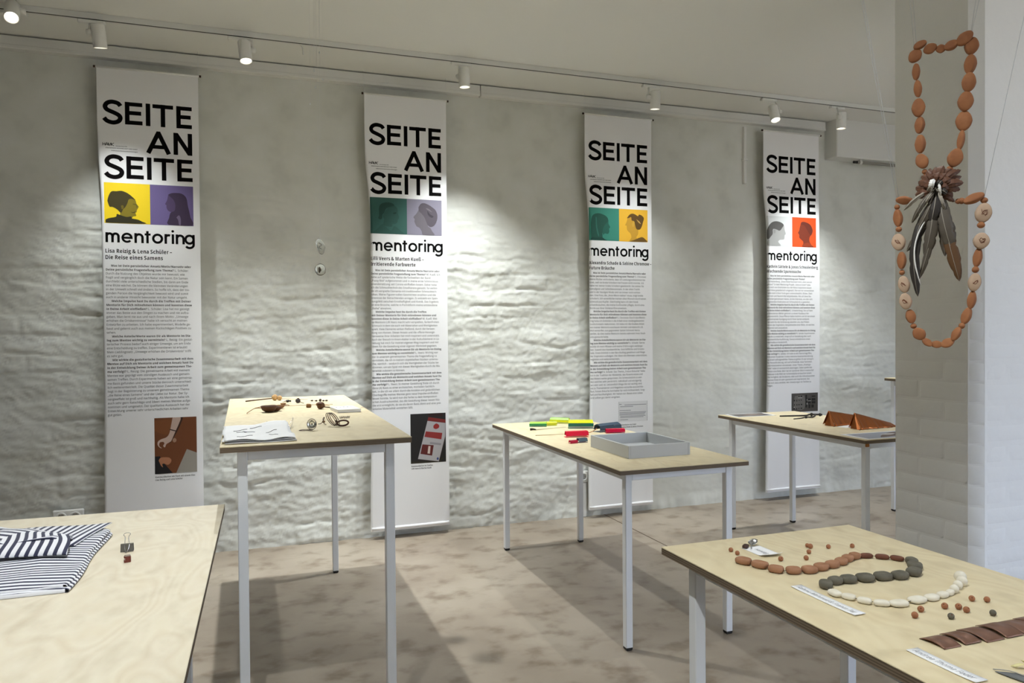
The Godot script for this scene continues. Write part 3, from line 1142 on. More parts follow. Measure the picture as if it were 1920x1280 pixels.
func build_banners():
	var q1 = ">Was ist Dein persönlicher Ansatz/Motiv/Narrativ oder|"
	var q2 = "Deine persönliche Fragestellung zum Thema?|"
	var i1 = ">Welche Impulse hast Du durch die Treffen mit Deiner|"
	var i2 = "Mentorin für Dich mitnehmen können und konnten diese|"
	var i3 = "in Deine Arbeit einfließen?|"
	var w1 = ">Wie wirkte die gestalterische Zusammenarbeit mit dem|"
	var w2 = "Mentee auf Dich als Mentorin und welchen Ansatz hast Du|"
	var w3 = "in der Entwicklung Deiner Arbeit zum gemeinsamen The-|"
	var w4 = "ma verfolgt?|"
	# ---- first banner
	var t = make_banner(Vector3(-0.787, 2.911, -4.935), 0.030, 0.3, "tall white banner with yellow and purple portraits, leftmost of the four", 0)
	portraits(t, [c8(250, 216, 18), [
		["face", c8(136, 120, 18), [0.52, 0.36, 0.62, 0.37, 0.68, 0.42, 0.70, 0.50, 0.745, 0.565, 0.735, 0.60, 0.705, 0.66, 0.70, 0.705, 0.675, 0.73, 0.69, 0.80, 0.62, 0.82, 0.58, 0.86, 0.36, 0.84, 0.35, 0.72, 0.42, 0.62, 0.46, 0.5]],
		["hair", c8(62, 53, 6), [0.07, 0.45, 0.10, 0.33, 0.16, 0.22, 0.27, 0.21, 0.38, 0.195, 0.50, 0.24, 0.60, 0.32, 0.68, 0.41, 0.60, 0.38, 0.53, 0.40, 0.50, 0.50, 0.45, 0.60, 0.41, 0.64, 0.36, 0.74, 0.28, 0.66, 0.18, 0.60, 0.12, 0.60, 0.09, 0.53]],
		["pullover", c8(46, 41, 10), [0.03, 0.99, 0.03, 0.92, 0.10, 0.88, 0.25, 0.84, 0.27, 0.77, 0.36, 0.80, 0.48, 0.835, 0.58, 0.82, 0.60, 0.87, 0.72, 0.89, 0.82, 0.94, 0.86, 0.99]],
		["smile", c8(70, 58, 8), [0.57, 0.70, 0.62, 0.715, 0.68, 0.69, 0.65, 0.725, 0.61, 0.73]],
		["glasses", c8(104, 92, 16), [0.62, 0.50, 0.68, 0.505, 0.715, 0.53, 0.72, 0.575, 0.70, 0.60, 0.695, 0.54, 0.62, 0.515]], ["ear", c8(112, 98, 14), [0.36, 0.56, 0.41, 0.55, 0.42, 0.61, 0.38, 0.65]]]],
		[c8(110, 96, 148), [
		["face", c8(82, 64, 102), [0.42, 0.23, 0.40, 0.33, 0.38, 0.40, 0.345, 0.47, 0.375, 0.50, 0.375, 0.55, 0.40, 0.62, 0.46, 0.66, 0.56, 0.66, 0.62, 0.50, 0.58, 0.35, 0.48, 0.26]],
		["hair", c8(60, 44, 72), [0.42, 0.23, 0.50, 0.19, 0.62, 0.18, 0.72, 0.19, 0.80, 0.24, 0.85, 0.33, 0.87, 0.48, 0.90, 0.62, 0.93, 0.78, 0.97, 0.99, 0.42, 0.99, 0.43, 0.82, 0.47, 0.68, 0.56, 0.63, 0.58, 0.48, 0.54, 0.36, 0.46, 0.28]],
		["light_strand", c8(112, 98, 128), [0.60, 0.80, 0.66, 0.74, 0.70, 0.82, 0.70, 0.98, 0.66, 0.98, 0.64, 0.86]]]])
	banner_text(t, ["Lisa Reizig & Lena Schüler –", "Die Reise eines Samens"], [
		q1, q2 + " L. Schüler:", "Durch die Nutzung des Objektes wurde mir bewusst, wie", "fragil und vergänglich doch die Natur sein kann. Ein Samen", "durchlebt viele unterschiedliche Stadien, bis dann am Ende", "eine Blüte wächst. Da können die kleinsten Veränderungen", "in der Umwelt schnell viel ändern. So hoffe ich, dass der tra-", "genden Person die Vergänglichkeit bewusst wird und somit", "auch in anderer Hinsicht bewusster mit der Natur umgeht.",
		i1, i2, i3 + " L. Schüler: Lisa hat mir gezeigt", "immer das Beste aus den Dingen zu machen und nie aufzu-", "geben. Man lernt nie aus und nach ihrem Motto: „Umwege", "erhöhen die Ortskenntnisse“ habe ich versucht an meinen", "Entwürfen zu arbeiten. Ich habe experimentiert, Modelle ge-", "baut und gelernt auch aus meinen Rückschlägen Positives zu", "sehen.",
		">Welche Anteile/Werte waren Dir als Mentorin im Dia-|", "log zum Mentee wichtig zu vermitteln?| L. Reizig: Ein gestal-", "terischer Prozess bedarf auch einiger Umwege, um am Ende", "eine Entscheidung zu treffen. Experimentieren ist erlaubt!", "Mein Lieblingssatz „Umwege erhöhen die Ortskenntnis“ trifft", "es sehr gut.",
		w1, w2, w3, w4 + " L. Reizig: Die gemeinsame Arbeit mit meinem", "Mentee war geprägt vom ständigen Austausch und gemein-", "samen Treffen. Durch Experimente haben wir eine gemeinsa-", "me Basis gefunden und unsere Stücke dennoch unterschied-", "lich weiterentwickelt. Die Qualität dieser Zusammenarbeit", "liegt in der Begeisterung zu unserem gemeinsamen Thema", "„die Reise eines Samens“ und der Liebe zur Natur. Der Sy-", "nergieeffekt ist groß und nachhaltig. Als Mentorin habe ich", "auch sehr gern Ratschläge und Ideen meines Mentee aufge-", "nommen und umgesetzt. Der qualitative Austausch hat der", "Entwicklung unserer sehr unterschiedlichen Arbeiten sehr", "gut getan."], 1.155, 2.029)
	var fr = [0.278, 2.052, 0.232, 0.334]
	var st = mb()
	brect(st, fr[0], fr[1], fr[0] + fr[2], fr[1] + fr[3])
	var ph = obj("photo_print", st, mat(c8(112, 62, 28), 0.6), t)
	shape_obj(ph, "light_board", fr, [0.0, 0.05, 0.42, 0.04, 0.35, 0.30, 0.0, 0.22], c8(124, 72, 34), 0.0013)
	shape_obj(ph, "shadow", fr, [0.60, 0.0, 0.68, 0.0, 0.60, 0.16, 0.44, 0.38, 0.34, 0.46, 0.40, 0.30], c8(58, 32, 18), 0.0015)
	shape_obj(ph, "forearm", fr, [0.43, 0.0, 0.62, 0.0, 0.57, 0.13, 0.50, 0.24, 0.43, 0.36, 0.38, 0.43, 0.28, 0.47, 0.24, 0.53, 0.20, 0.50, 0.23, 0.46, 0.20, 0.43, 0.12, 0.44, 0.11, 0.50, 0.17, 0.54, 0.12, 0.53, 0.07, 0.48, 0.08, 0.42, 0.16, 0.38, 0.28, 0.35, 0.35, 0.28, 0.39, 0.15], c8(196, 170, 156), 0.0020)
	shape_obj(ph, "bracelet", fr, [0.37, 0.205, 0.50, 0.235, 0.49, 0.25, 0.36, 0.22], c8(60, 44, 38), 0.0026)
	shape_obj(ph, "ring", fr, [0.43, 0.385, 0.47, 0.37, 0.51, 0.39, 0.51, 0.43, 0.46, 0.45, 0.425, 0.42], c8(168, 130, 104), 0.0022)
	shape_obj(ph, "paper", fr, [0.76, 0.58, 1.0, 0.655, 1.0, 1.0, 0.50, 1.0], c8(158, 152, 142), 0.0020, false)
	shape_obj(ph, "sleeve", fr, [0.0, 0.685, 0.12, 0.685, 0.20, 0.80, 0.42, 1.0, 0.0, 1.0], c8(18, 15, 18), 0.0020, false)
	shape_obj(ph, "hand", fr, [0.09, 0.76, 0.14, 0.71, 0.30, 0.71, 0.36, 0.73, 0.39, 0.77, 0.36, 0.82, 0.30, 0.845, 0.22, 0.82, 0.17, 0.83, 0.19, 0.885, 0.14, 0.85], c8(176, 118, 84), 0.0026)
	caption(t, 0.279, 2.4095, ["Kommunikation am Tisch mit einem Glas", "Lisa Reizig und Lena Schüler"])
	# ---- second banner
	t = make_banner(Vector3(0.752, 2.905, -4.930), 0.050, 1.7, "tall white banner with dark green and lavender portraits, behind the tall table", 0)
	portraits(t, [c8(42, 88, 80), [
		["face", c8(34, 77, 69), [0.58, 0.20, 0.68, 0.22, 0.74, 0.30, 0.75, 0.42, 0.785, 0.53, 0.75, 0.60, 0.73, 0.68, 0.66, 0.72, 0.60, 0.72, 0.58, 0.80, 0.36, 0.76, 0.38, 0.60, 0.34, 0.52, 0.40, 0.40, 0.48, 0.28]],
		["hair", c8(20, 62, 55), [0.24, 0.40, 0.25, 0.25, 0.33, 0.16, 0.45, 0.13, 0.58, 0.14, 0.66, 0.20, 0.60, 0.23, 0.50, 0.26, 0.42, 0.32, 0.38, 0.42, 0.33, 0.48, 0.32, 0.58, 0.26, 0.61, 0.22, 0.57, 0.24, 0.50]],
		["blouse", c8(36, 80, 72), [0.05, 0.99, 0.20, 0.86, 0.33, 0.73, 0.45, 0.84, 0.57, 0.90, 0.64, 0.78, 0.75, 0.83, 0.84, 0.92, 0.87, 0.99]],
		["eye_and_mouth", c8(16, 52, 46), [0.62, 0.41, 0.70, 0.39, 0.70, 0.43, 0.63, 0.44]]]],
		[c8(128, 124, 140), [
		["face", c8(100, 94, 102), [0.34, 0.28, 0.27, 0.40, 0.185, 0.50, 0.22, 0.56, 0.21, 0.62, 0.24, 0.70, 0.28, 0.76, 0.36, 0.80, 0.42, 0.90, 0.46, 0.99, 0.78, 0.99, 0.72, 0.88, 0.66, 0.78, 0.60, 0.74, 0.56, 0.55, 0.46, 0.38]],
		["hair", c8(80, 73, 82), [0.33, 0.22, 0.40, 0.12, 0.50, 0.10, 0.62, 0.14, 0.72, 0.20, 0.82, 0.28, 0.87, 0.40, 0.87, 0.52, 0.84, 0.62, 0.80, 0.69, 0.76, 0.73, 0.68, 0.76, 0.60, 0.72, 0.55, 0.62, 0.50, 0.50, 0.42, 0.40, 0.34, 0.32]],
		["curl_highlight", c8(106, 98, 106), [0.54, 0.24, 0.62, 0.25, 0.72, 0.34, 0.66, 0.32, 0.58, 0.28]], ["curl_shadow", c8(56, 50, 60), [0.58, 0.30, 0.66, 0.40, 0.76, 0.46, 0.70, 0.50, 0.60, 0.42]]]])
	banner_text(t, ["Lilli Veers & Marten Kueß –", "Irritierende Farbwerte"], [
		q1, q2 + " M. Kueß: Ich", "habe auf spielerische Weise die Farbwelten der Band", "„Pussy Riot“ aufgenommen und in meine erste Schmuckaus-", "einandersetzung seit Corona einfließen lassen. Dabei habe", "ich die Schmucktechnik des Emaillierens genutzt. So verbin-", "de ich verspielte Elemente mit traditionellen Schmucktech-", "niken. Meine Figuren sollen Geschichten erzählen und die", "Interesse der Betrachtenden anregen. Es entsteht ein Span-", "nungsfeld zwischen Ernsthaftigkeit und Komik. Das Ergebnis", "ist eine Brosche, welche in Porträtform meine entstandene", "„Reihe“ einrahmt.",
		">Welche Impulse hast Du durch die Treffen|", "mit Deiner Mentorin für Dich mitnehmen können und|", "konnten diese in Deine Arbeit einfließen?| M. Kueß: Mei-", "ne Mentorin Lilli Veers macht sehr verspielten, farbenfrohen", "Schmuck in dem sie auch mit Materialien und Wertigkeiten", "spielt. Viele Elemente wirken fließend, durch die Verwen-", "dung von Harzen. Dieser Ansatz und die offene Herange-", "hensweise ihrer Arbeiten hat mich inspiriert und unterstützt.", "Auch der Besuch in ihrem Atelier in der Kulturbäckerei in Lü-", "neburg hat mich für meinen eigenen Weg inspiriert und mir", "Ideen für die Gestaltung einer eigenen Werkstatt gegeben.",
		">Welche Anteile/Werte waren Dir als Mentorin im Dialog|", "zum Mentee wichtig zu vermitteln?| L. Veers: Wichtig war", "mir in unserem gemeinsamen Thema die Fragestellung zu", "vermitteln, die ich in meinen objekthaften Stücken untersu-", "che, nämlich – wodurch sich die Wertigkeiten der Stücke be-", "stimmen, um ein Spiel mit diesen Wertigkeiten durch die Ma-", "terialität zulassen zu können.",
		w1, w2, w3, w4 + " L. Veers: In meiner Gestaltung finde ich durch", "diese (A) Basis zu einer archaischen, morbiden Sachlich-", "keit, in die ich vor allem durch die Ansätze und gedanklichen", "Oberbegriffe meines Mentee ganz neue Impulse einfließen", "lassen konnte. So wird nun die Farbe zu dem kompositori-", "schen Ausdrucksmittel, das die Gestaltung dieser neuen Stü-", "cke erst ermöglicht, da sie als deren Basis dient und eine pro-", "vokative Materialität entstehen läßt."], 1.146, 2.052)
	fr = [0.282, 2.090, 0.240, 0.330]
	st = mb()
	brect(st, fr[0], fr[1], fr[0] + fr[2], fr[1] + fr[3])
	ph = obj("photo_print", st, mat(c8(20, 17, 14), 0.6), t)
	shape_obj(ph, "red_curtain", fr, [0.5, 0.0, 1.0, 0.0, 1.0, 0.08, 0.52, 0.07], c8(38, 12, 12), 0.0013, false)
	shape_obj(ph, "table_edge", fr, [0.0, 0.96, 0.8, 0.97, 1.0, 0.86, 1.0, 1.0, 0.0, 1.0], c8(44, 38, 22), 0.0013, false)
	shape_obj(ph, "phone_body", fr, [0.50, 0.07, 1.0, 0.14, 1.0, 0.50, 0.80, 0.99, 0.20, 0.93], c8(56, 40, 40), 0.0016, false)
	shape_obj(ph, "phone_screen", fr, [0.48, 0.15, 0.99, 0.21, 0.98, 0.48, 0.79, 0.985, 0.20, 0.91], c8(176, 172, 174), 0.0020, false)
	shape_obj(ph, "top_bar", fr, [0.51, 0.075, 1.0, 0.14, 0.99, 0.205, 0.48, 0.145], c8(116, 28, 24), 0.0022, false)
	shape_obj(ph, "profile_disc", fr, [0.65, 0.25, 0.73, 0.21, 0.81, 0.25, 0.80, 0.30, 0.72, 0.325, 0.65, 0.30], c8(150, 40, 36), 0.0024)
	shape_obj(ph, "speech_bubble", fr, [0.43, 0.36, 0.90, 0.41, 0.87, 0.54, 0.39, 0.47], c8(140, 40, 38), 0.0024, false)
	shape_obj(ph, "grey_bubble", fr, [0.55, 0.58, 0.87, 0.62, 0.85, 0.66, 0.54, 0.62], c8(146, 142, 146), 0.0024, false)
	shape_obj(ph, "picture_message", fr, [0.33, 0.62, 0.65, 0.65, 0.60, 0.86, 0.27, 0.81], c8(92, 26, 22), 0.0024, false)
	shape_obj(ph, "picture_light", fr, [0.50, 0.66, 0.56, 0.665, 0.54, 0.82, 0.47, 0.81], c8(210, 190, 180), 0.0027, false)
	shape_obj(ph, "send_button", fr, [0.73, 0.92, 0.76, 0.90, 0.79, 0.92, 0.78, 0.95, 0.74, 0.95], c8(44, 60, 120), 0.0024)
	caption(t, 0.285, 2.442, ["Kommunikation im Telefon", "Lilli Veers & Marten Kueß"])
	# ---- third banner
	t = make_banner(Vector3(2.318, 2.912, -4.925), 0.054, 2.9, "tall white banner with bright green and amber portraits, behind the table with the grey tray", 0)
	portraits(t, [c8(54, 138, 120), [
		["face", c8(30, 96, 82), [0.60, 0.32, 0.64, 0.36, 0.645, 0.48, 0.70, 0.58, 0.66, 0.63, 0.67, 0.70, 0.63, 0.79, 0.52, 0.78, 0.46, 0.82, 0.44, 0.62, 0.50, 0.45]],
		["hair", c8(28, 84, 71), [0.08, 0.93, 0.07, 0.70, 0.07, 0.45, 0.10, 0.28, 0.18, 0.20, 0.32, 0.17, 0.46, 0.20, 0.58, 0.26, 0.63, 0.34, 0.61, 0.43, 0.52, 0.52, 0.46, 0.65, 0.44, 0.80, 0.43, 0.93, 0.26, 0.97]],
		["jacket", c8(24, 72, 62), [0.06, 0.99, 0.10, 0.91, 0.25, 0.92, 0.42, 0.90, 0.52, 0.96, 0.57, 0.99]],
		["strand", c8(48, 112, 98), [0.22, 0.30, 0.25, 0.30, 0.27, 0.60, 0.33, 0.85, 0.29, 0.85, 0.23, 0.60]]]],
		[c8(244, 188, 52), [
		["face", c8(206, 156, 46), [0.30, 0.24, 0.265, 0.38, 0.21, 0.50, 0.26, 0.51, 0.27, 0.60, 0.30, 0.67, 0.40, 0.76, 0.42, 0.88, 0.36, 0.99, 0.64, 0.99, 0.60, 0.86, 0.66, 0.76, 0.66, 0.60, 0.58, 0.50, 0.50, 0.32, 0.40, 0.20]],
		["hair", c8(98, 70, 20), [0.27, 0.28, 0.36, 0.17, 0.46, 0.13, 0.56, 0.15, 0.66, 0.20, 0.70, 0.15, 0.80, 0.18, 0.87, 0.26, 0.83, 0.40, 0.80, 0.50, 0.74, 0.60, 0.66, 0.62, 0.59, 0.58, 0.55, 0.45, 0.52, 0.36, 0.44, 0.34, 0.42, 0.24, 0.34, 0.27]],
		["ear", c8(214, 166, 60), [0.46, 0.40, 0.53, 0.37, 0.54, 0.45, 0.50, 0.54, 0.45, 0.50]],
		["top", c8(112, 82, 26), [0.34, 0.99, 0.50, 0.95, 0.70, 0.87, 0.82, 0.85, 0.92, 0.92, 0.95, 0.99]],
		["grey_lock", c8(206, 164, 84), [0.60, 0.30, 0.70, 0.36, 0.76, 0.44, 0.68, 0.40]]]])
	banner_text(t, ["Alexandra Schade & Sabine Chromow –", "Future Bräuche"], [
		q1, q2 + " S. Chromow:", "Meine Mutter verhinderte, dass ich Leistungsschwimmen be-", "trieb, weil sie breite Schultern bei Frauen nicht mochte. Ich", "habe mir immer breite Schultern gewünscht. Sie stehen für", "Kampfgeist und Selbstbewusstsein. In der alten Tracht", "und in der heutigen Mode sind sie immer noch vorhan-", "den. Eine Frau, die „ihren Mann stehen“ muss, trägt breite", "Schultern. Ich verwirkliche meinen alten Wunsch durch einen", "Schmuck aus Kupfer. Gleichzeitig kann ich den Hand-", "arbeitsbräuchen, die meine Großmutter pflegte, durch eine", "Borde aus ihrer Stickerei Ehre erweisen.",
		i1, i2, i3 + " S. Chromow: Durch das Mento-", "ring habe ich Einblicke in die Arbeit einer niedergelassenen", "Goldschmiedin bekommen. Ich habe mir die Studien-Arbei-", "ten meiner Mentorin anschauen können und dadurch z.B.", "Mut verworfen, aus gegossener Spitze Schmuck herzu-", "stellen, da dies meine Mentorin bereits während ihres Studi-", "ums gemacht hatte.",
		">Welche Anteile/Werte waren Dir als Mentorin im Dia-|", "log zum Mentee wichtig zu vermitteln?| A. Schade: Gerne", "würde ich mein Wissen und meine Erfahrungen weiterge-", "ben. Sowohl das Handwerkliche, Geschäftliche und Emotio-", "nale. Einen Einblick in den Berufsalltag gewähren und Wege", "der Inspiration aufzeigen. Die Ideen des Mentees unterstützen,", "begleiten und weiterentwickeln.",
		w1, w2, w3, w4 + " A. Schade: Das Thema „Future Bräuche“ habe", "ich in der Tradition der Malakette, des Rosenkranzes und", "des Meters weiter gesponnen. Ein Schmuckstück zu wer-", "den welches sehr persönlich, individuell und einzigartig", "(an oder von) ist. Letztendlich Dinge die mir wichtig sind", "sie zu Thematisieren und Negatives versuche auszuschlie-", "ßen. Future Bräuche beinhaltet für mich Achtsamkeit, Sorg-", "falt und Nachhaltigkeit. Wir haben nur dieses eine Leben", "und sollten gut damit umgehen."], 1.142, 2.045)
	fr = [0.258, 2.074, 0.238, 0.148]
	st = mb()
	brect(st, fr[0], fr[1], fr[0] + fr[2], fr[1] + fr[3])
	ph = obj("letter_print", st, mat(c8(226, 226, 226), 0.75), t)
	var ls = mb()
	for e in [[0.02, 0.12, 0.1], [0.2, 0.16, 0.96], [0.05, 0.24, 0.5], [0.03, 0.43, 0.42], [0.03, 0.53, 0.95], [0.03, 0.59, 0.93], [0.03, 0.65, 0.9], [0.05, 0.72, 0.93], [0.05, 0.78, 0.86], [0.05, 0.89, 0.32]]:
		brect(ls, fr[0] + e[0] * fr[2], fr[1] + e[1] * fr[3], fr[0] + e[2] * fr[2], fr[1] + e[1] * fr[3] + 0.0045, 0.0013)
	for u in [0.0, 0.985]:
		brect(ls, fr[0] + u * fr[2], fr[1], fr[0] + u * fr[2] + 0.003, fr[1] + fr[3], 0.0012)
	obj("letter_lines", ls, M.ink_pale, ph)
	caption(t, 0.26, 2.25, ["Kommunikation via E-Mail", "Alexandra Schade & Sabine Chromow"])
	# ---- fourth banner
	t = make_banner(Vector3(3.858, 2.917, -4.920), 0.060, 4.4, "tall white banner with pale grey and orange portraits, rightmost of the four", 0)
	portraits(t, [c8(212, 214, 214), [
		["face", c8(166, 166, 164), [0.60, 0.24, 0.67, 0.29, 0.70, 0.45, 0.745, 0.58, 0.70, 0.62, 0.69, 0.70, 0.66, 0.77, 0.50, 0.79, 0.44, 0.86, 0.53, 0.99, 0.06, 0.99, 0.06, 0.80, 0.16, 0.68, 0.22, 0.58, 0.26, 0.44, 0.42, 0.34]],
		["hair", c8(88, 86, 84), [0.02, 0.48, 0.10, 0.30, 0.22, 0.20, 0.38, 0.17, 0.55, 0.20, 0.66, 0.28, 0.60, 0.38, 0.50, 0.48, 0.36, 0.44, 0.24, 0.44, 0.22, 0.60, 0.14, 0.70, 0.08, 0.77, 0.02, 0.74]],
		["ear", c8(150, 150, 148), [0.25, 0.46, 0.33, 0.46, 0.33, 0.55, 0.28, 0.58]]]],
		[c8(220, 74, 10), [
		["head", c8(112, 38, 8), [0.38, 0.16, 0.46, 0.14, 0.55, 0.15, 0.68, 0.19, 0.78, 0.26, 0.85, 0.40, 0.84, 0.50, 0.77, 0.60, 0.72, 0.68, 0.72, 0.80, 0.80, 0.92, 0.87, 0.99, 0.43, 0.99, 0.46, 0.88, 0.44, 0.80, 0.36, 0.74, 0.29, 0.68, 0.29, 0.60, 0.27, 0.56, 0.24, 0.52, 0.29, 0.44, 0.32, 0.32]],
		["hair", c8(96, 30, 7), [0.38, 0.16, 0.46, 0.14, 0.55, 0.15, 0.68, 0.19, 0.78, 0.26, 0.85, 0.40, 0.84, 0.50, 0.77, 0.60, 0.68, 0.50, 0.58, 0.36, 0.50, 0.26, 0.36, 0.24]],
		["shirt", c8(136, 48, 10), [0.43, 0.99, 0.46, 0.90, 0.66, 0.84, 0.80, 0.92, 0.87, 0.99]]]])
	banner_text(t, ["Kathrin Sättele & Jonas Schwalenberg", "Wachsende Spurensuche"], [
		q1, q2, "J. Schwalenberg: „Diese Blüte fasziniert mich, aber warum", "genau?“ In dem Mentoring-Projekt „Seite an Seite“ habe", "ich mich von Eindrücken aus der Natur inspirieren lassen", "und diese gestalterisch umgesetzt. Die von mir verwendeten", "Teile sind in ihrer Form ganz unterschiedlich, Blüten, Blatt-", "formen und Baumrinde beispielsweise. Was all diese Ma-", "terialien gemeinsam haben, ist das Interesse, aus den sich", "ergebenden Eindrücken ein Schmuckstück zu gestalten.",
		i1, i2, i3 + " J. Schwalenberg: Die auf dem", "präsentierten Blätter gehören zu einem Kaukasus Ver-", "gissmeinnicht. Diese Pflanze haben Kathrin und ich bei einem", "gemeinsamen Rundgang durch ihren Garten entdeckt.", "Sie steht für die Verbindung zwischen uns, das Präsen-", "tieren der Inspiration, beispielsweise einer Blüte, als weiches", "Material und umzusetzen.",
		">Welche Anteile/Werte waren Dir als Mentorin im Dialog|", "zum Mentee wichtig zu vermitteln?| K. Sättele: Experimentier-", "freude zu entwickeln, Anspruch an Gestaltung aber auch", "handwerkliche Ausführung. Daraus entsteht eine unver-", "wechselbare Handschrift.",
		w1, w2, w3, w4 + " K. Sättele: Ich habe es als Chance begriffen,", "mit einem Studenten in eine intensive Auseinandersetzung", "zu einem selbstgewählten Thema zu gehen. Es war eine gro-", "ße Herausforderung, sich auf erfindende, neue Techniken", "und Arbeitsweisen einzulassen. Unser Thema „Hineinge-", "fühlt“ habe ich wortwörtlich übertragen. Dabei spielte das", "Finden eine Rolle. Mich hat ein spontaner Blick in meine Kaf-", "feetasse in die Welt der Schimmelpilze eintauchen lassen.", "Die Farbigkeit, die Strukturen, aber auch die mikroskopischen", "Formen finde ich sehr spannend und inspirierend. Das", "hat mich dazu verleitet, den Umsetzungen im Textilen zu", "folgen."], 1.142, 2.012)
	fr = [0.263, 2.074, 0.262, 0.150]
	st = mb()
	brect(st, fr[0], fr[1], fr[0] + fr[2], fr[1] + fr[3])
	ph = obj("photo_print", st, mat(c8(78, 74, 70), 0.6), t)
	shape_obj(ph, "pale_centre", fr, [0.12, 0.15, 0.48, 0.15, 0.48, 0.85, 0.10, 0.80], c8(112, 108, 104), 0.0013)
	var dk = mb()
	for e in [[0.26, 0.14, 0.30, 0.2], [0.34, 0.13, 0.40, 0.2], [0.08, 0.34, 0.13, 0.42], [0.18, 0.34, 0.21, 0.44], [0.27, 0.35, 0.30, 0.41], [0.35, 0.34, 0.38, 0.4], [0.09, 0.57, 0.12, 0.65], [0.18, 0.58, 0.22, 0.65], [0.26, 0.58, 0.30, 0.65], [0.35, 0.57, 0.40, 0.64], [0.07, 0.78, 0.12, 0.86], [0.17, 0.79, 0.21, 0.87], [0.26, 0.78, 0.29, 0.85], [0.34, 0.78, 0.40, 0.84], [0.52, 0.10, 0.58, 0.78], [0.62, 0.30, 0.72, 0.42], [0.62, 0.45, 0.72, 0.57], [0.76, 0.16, 0.90, 0.22], [0.76, 0.3, 0.9, 0.42], [0.76, 0.46, 0.9, 0.58], [0.64, 0.62, 0.71, 0.82], [0.75, 0.64, 0.84, 0.8]]:
		brect(dk, fr[0] + e[0] * fr[2], fr[1] + e[1] * fr[3], fr[0] + e[2] * fr[2], fr[1] + e[3] * fr[3], 0.0020)
	obj("dark_pieces", dk, mat(c8(28, 26, 25), 0.7), ph)
	var li = mb()
	for e in [[0.24, 0.24, 0.4, 0.26], [0.57, 0.36, 0.60, 0.4], [0.57, 0.55, 0.60, 0.62], [0.62, 0.42, 0.74, 0.44], [0.08, 0.73, 0.12, 0.76]]:
		brect(li, fr[0] + e[0] * fr[2], fr[1] + e[1] * fr[3], fr[0] + e[2] * fr[2], fr[1] + e[3] * fr[3], 0.0022)
	obj("light_marks", li, mat(c8(200, 196, 190), 0.7), ph)

# ------------------------------------------------------------------ tables
func table(label, x0, x1, z0, z1, h, off, leg_in = 0.067, turn = 0.0, leg_far = -1.0):
	var t = thing("table", label, "table", Vector3((x0 + x1) / 2, 0, (z0 + z1) / 2), "", turn)
	var w = x1 - x0
	var l = z1 - z0
	var th = 0.0205
	var m = M.ply.duplicate()
	m.uv1_offset = Vector3(off, off * 1.7, 0)
	m.albedo_color = Color(0.99, 0.99, 0.985) if x0 < -1.0 else Color(1, 0.98, 0.905)
	var top = mb()
	add_box(top, Vector3(0, h - 0.002, 0), Vector3(w, 0.004, l), 0.0012)
	var tp = obj("tabletop", top, m, t)
	for k in 6:
		var y = h - 0.004 - (th - 0.004) / 6.0 * (k + 0.5)
		obj("ply_layer", box_mesh(Vector3(0, y, 0), Vector3(w - 0.0008, (th - 0.004) / 6.0, l - 0.0008)), M.ply_dark if k % 2 == 0 else M.ply_light, tp)
	var lw = 0.032
	var fz = leg_far if leg_far > 0.0 else leg_in
	var ux = w / 2 - leg_in
	var zf = -l / 2 + fz
	var zn = l / 2 - fz
	var uy = h - th
	for s in [-1, 1]:
		obj("frame_rail", box_mesh(Vector3(s * ux, uy - 0.018, (zf + zn) / 2), Vector3(0.028, 0.036, zn - zf - lw), 0.002), M.steel_white, t)
		var z = zf if s < 0 else zn
		obj("frame_rail", box_mesh(Vector3(0, uy - 0.018, z), Vector3(2 * ux - lw, 0.036, 0.028), 0.002), M.steel_white, t)
	for sx in [-1, 1]:
		for z in [zf, zn]:
			var lg = obj("leg", box_mesh(Vector3(0, (uy + 0.012) / 2, 0), Vector3(lw, uy - 0.012, lw), 0.0025), M.steel_white, t)
			lg.position = Vector3(sx * ux, 0, z)
			var st = mb()
			add_lathe(st, [Vector2(0.0, 0.0), Vector2(0.0165, 0.0), Vector2(0.0205, 0.006), Vector2(0.0205, 0.013), Vector2(0.0, 0.0135)], 4, Transform3D(Basis(Vector3.UP, PI / 4), Vector3.ZERO))
			obj("foot_cap", st, M.black_rubber, lg)
	return t

func build_tables():
	table("tall white-legged plywood table in front of the second banner holding seed pods", -0.077, 0.541, -4.415, -2.557, 1.0, 0.13)
	table("plywood table with white square legs carrying the empty grey tray", 1.458, 2.094, -4.478, -2.776, 0.78, 0.41)
	table("plywood table with white legs carrying the copper tents, before the fourth banner", 3.056, 3.69, -4.385, -3.085, 0.775, 0.77)
	table("large plywood table carrying the striped folded cloth, in the left foreground", -1.30, -0.09, -2.752, -0.93, 0.78, 0.29, 0.115, deg_to_rad(-1.4))
	table("plywood table in the right foreground covered with clay beads", 1.046, 1.679, -1.760, -0.06, 0.78, 0.58)
	table("high plywood table half hidden behind the pillar near the boxed-in beam", 4.50, 5.13, -4.36, -2.9, 0.99, 0.9, 0.045)
	tag(obj("cork_tag", box_mesh(Vector3(3.083, 0.744, -3.10), Vector3(0.022, 0.016, 0.010), 0.002), mat(c8(176, 110, 52), 0.8)), "small orange-brown cork block tucked under the corner of the copper tent table", "cork block")

# ------------------------------------------------------------------ left foreground: folded cloth and clips
func stripes():
	var im = Image.create(64, 8, false, Image.FORMAT_RGB8)
	for x in 64:
		var t = x / 64.0
		var e = smoothstep(0.03, 0.09, t) * smoothstep(0.53, 0.47, t)
		var c = c8(240, 240, 245).lerp(c8(52, 54, 78), e)
		for y in 8:
			im.set_pixel(x, y, c.darkened(0.03 * ((x * 7 + y * 3) % 3)))
	var m = mat(Color.WHITE, 0.9)
	m.albedo_texture = ImageTexture.create_from_image(im)
	m.rim_enabled = true
	m.rim = 0.2
	return m

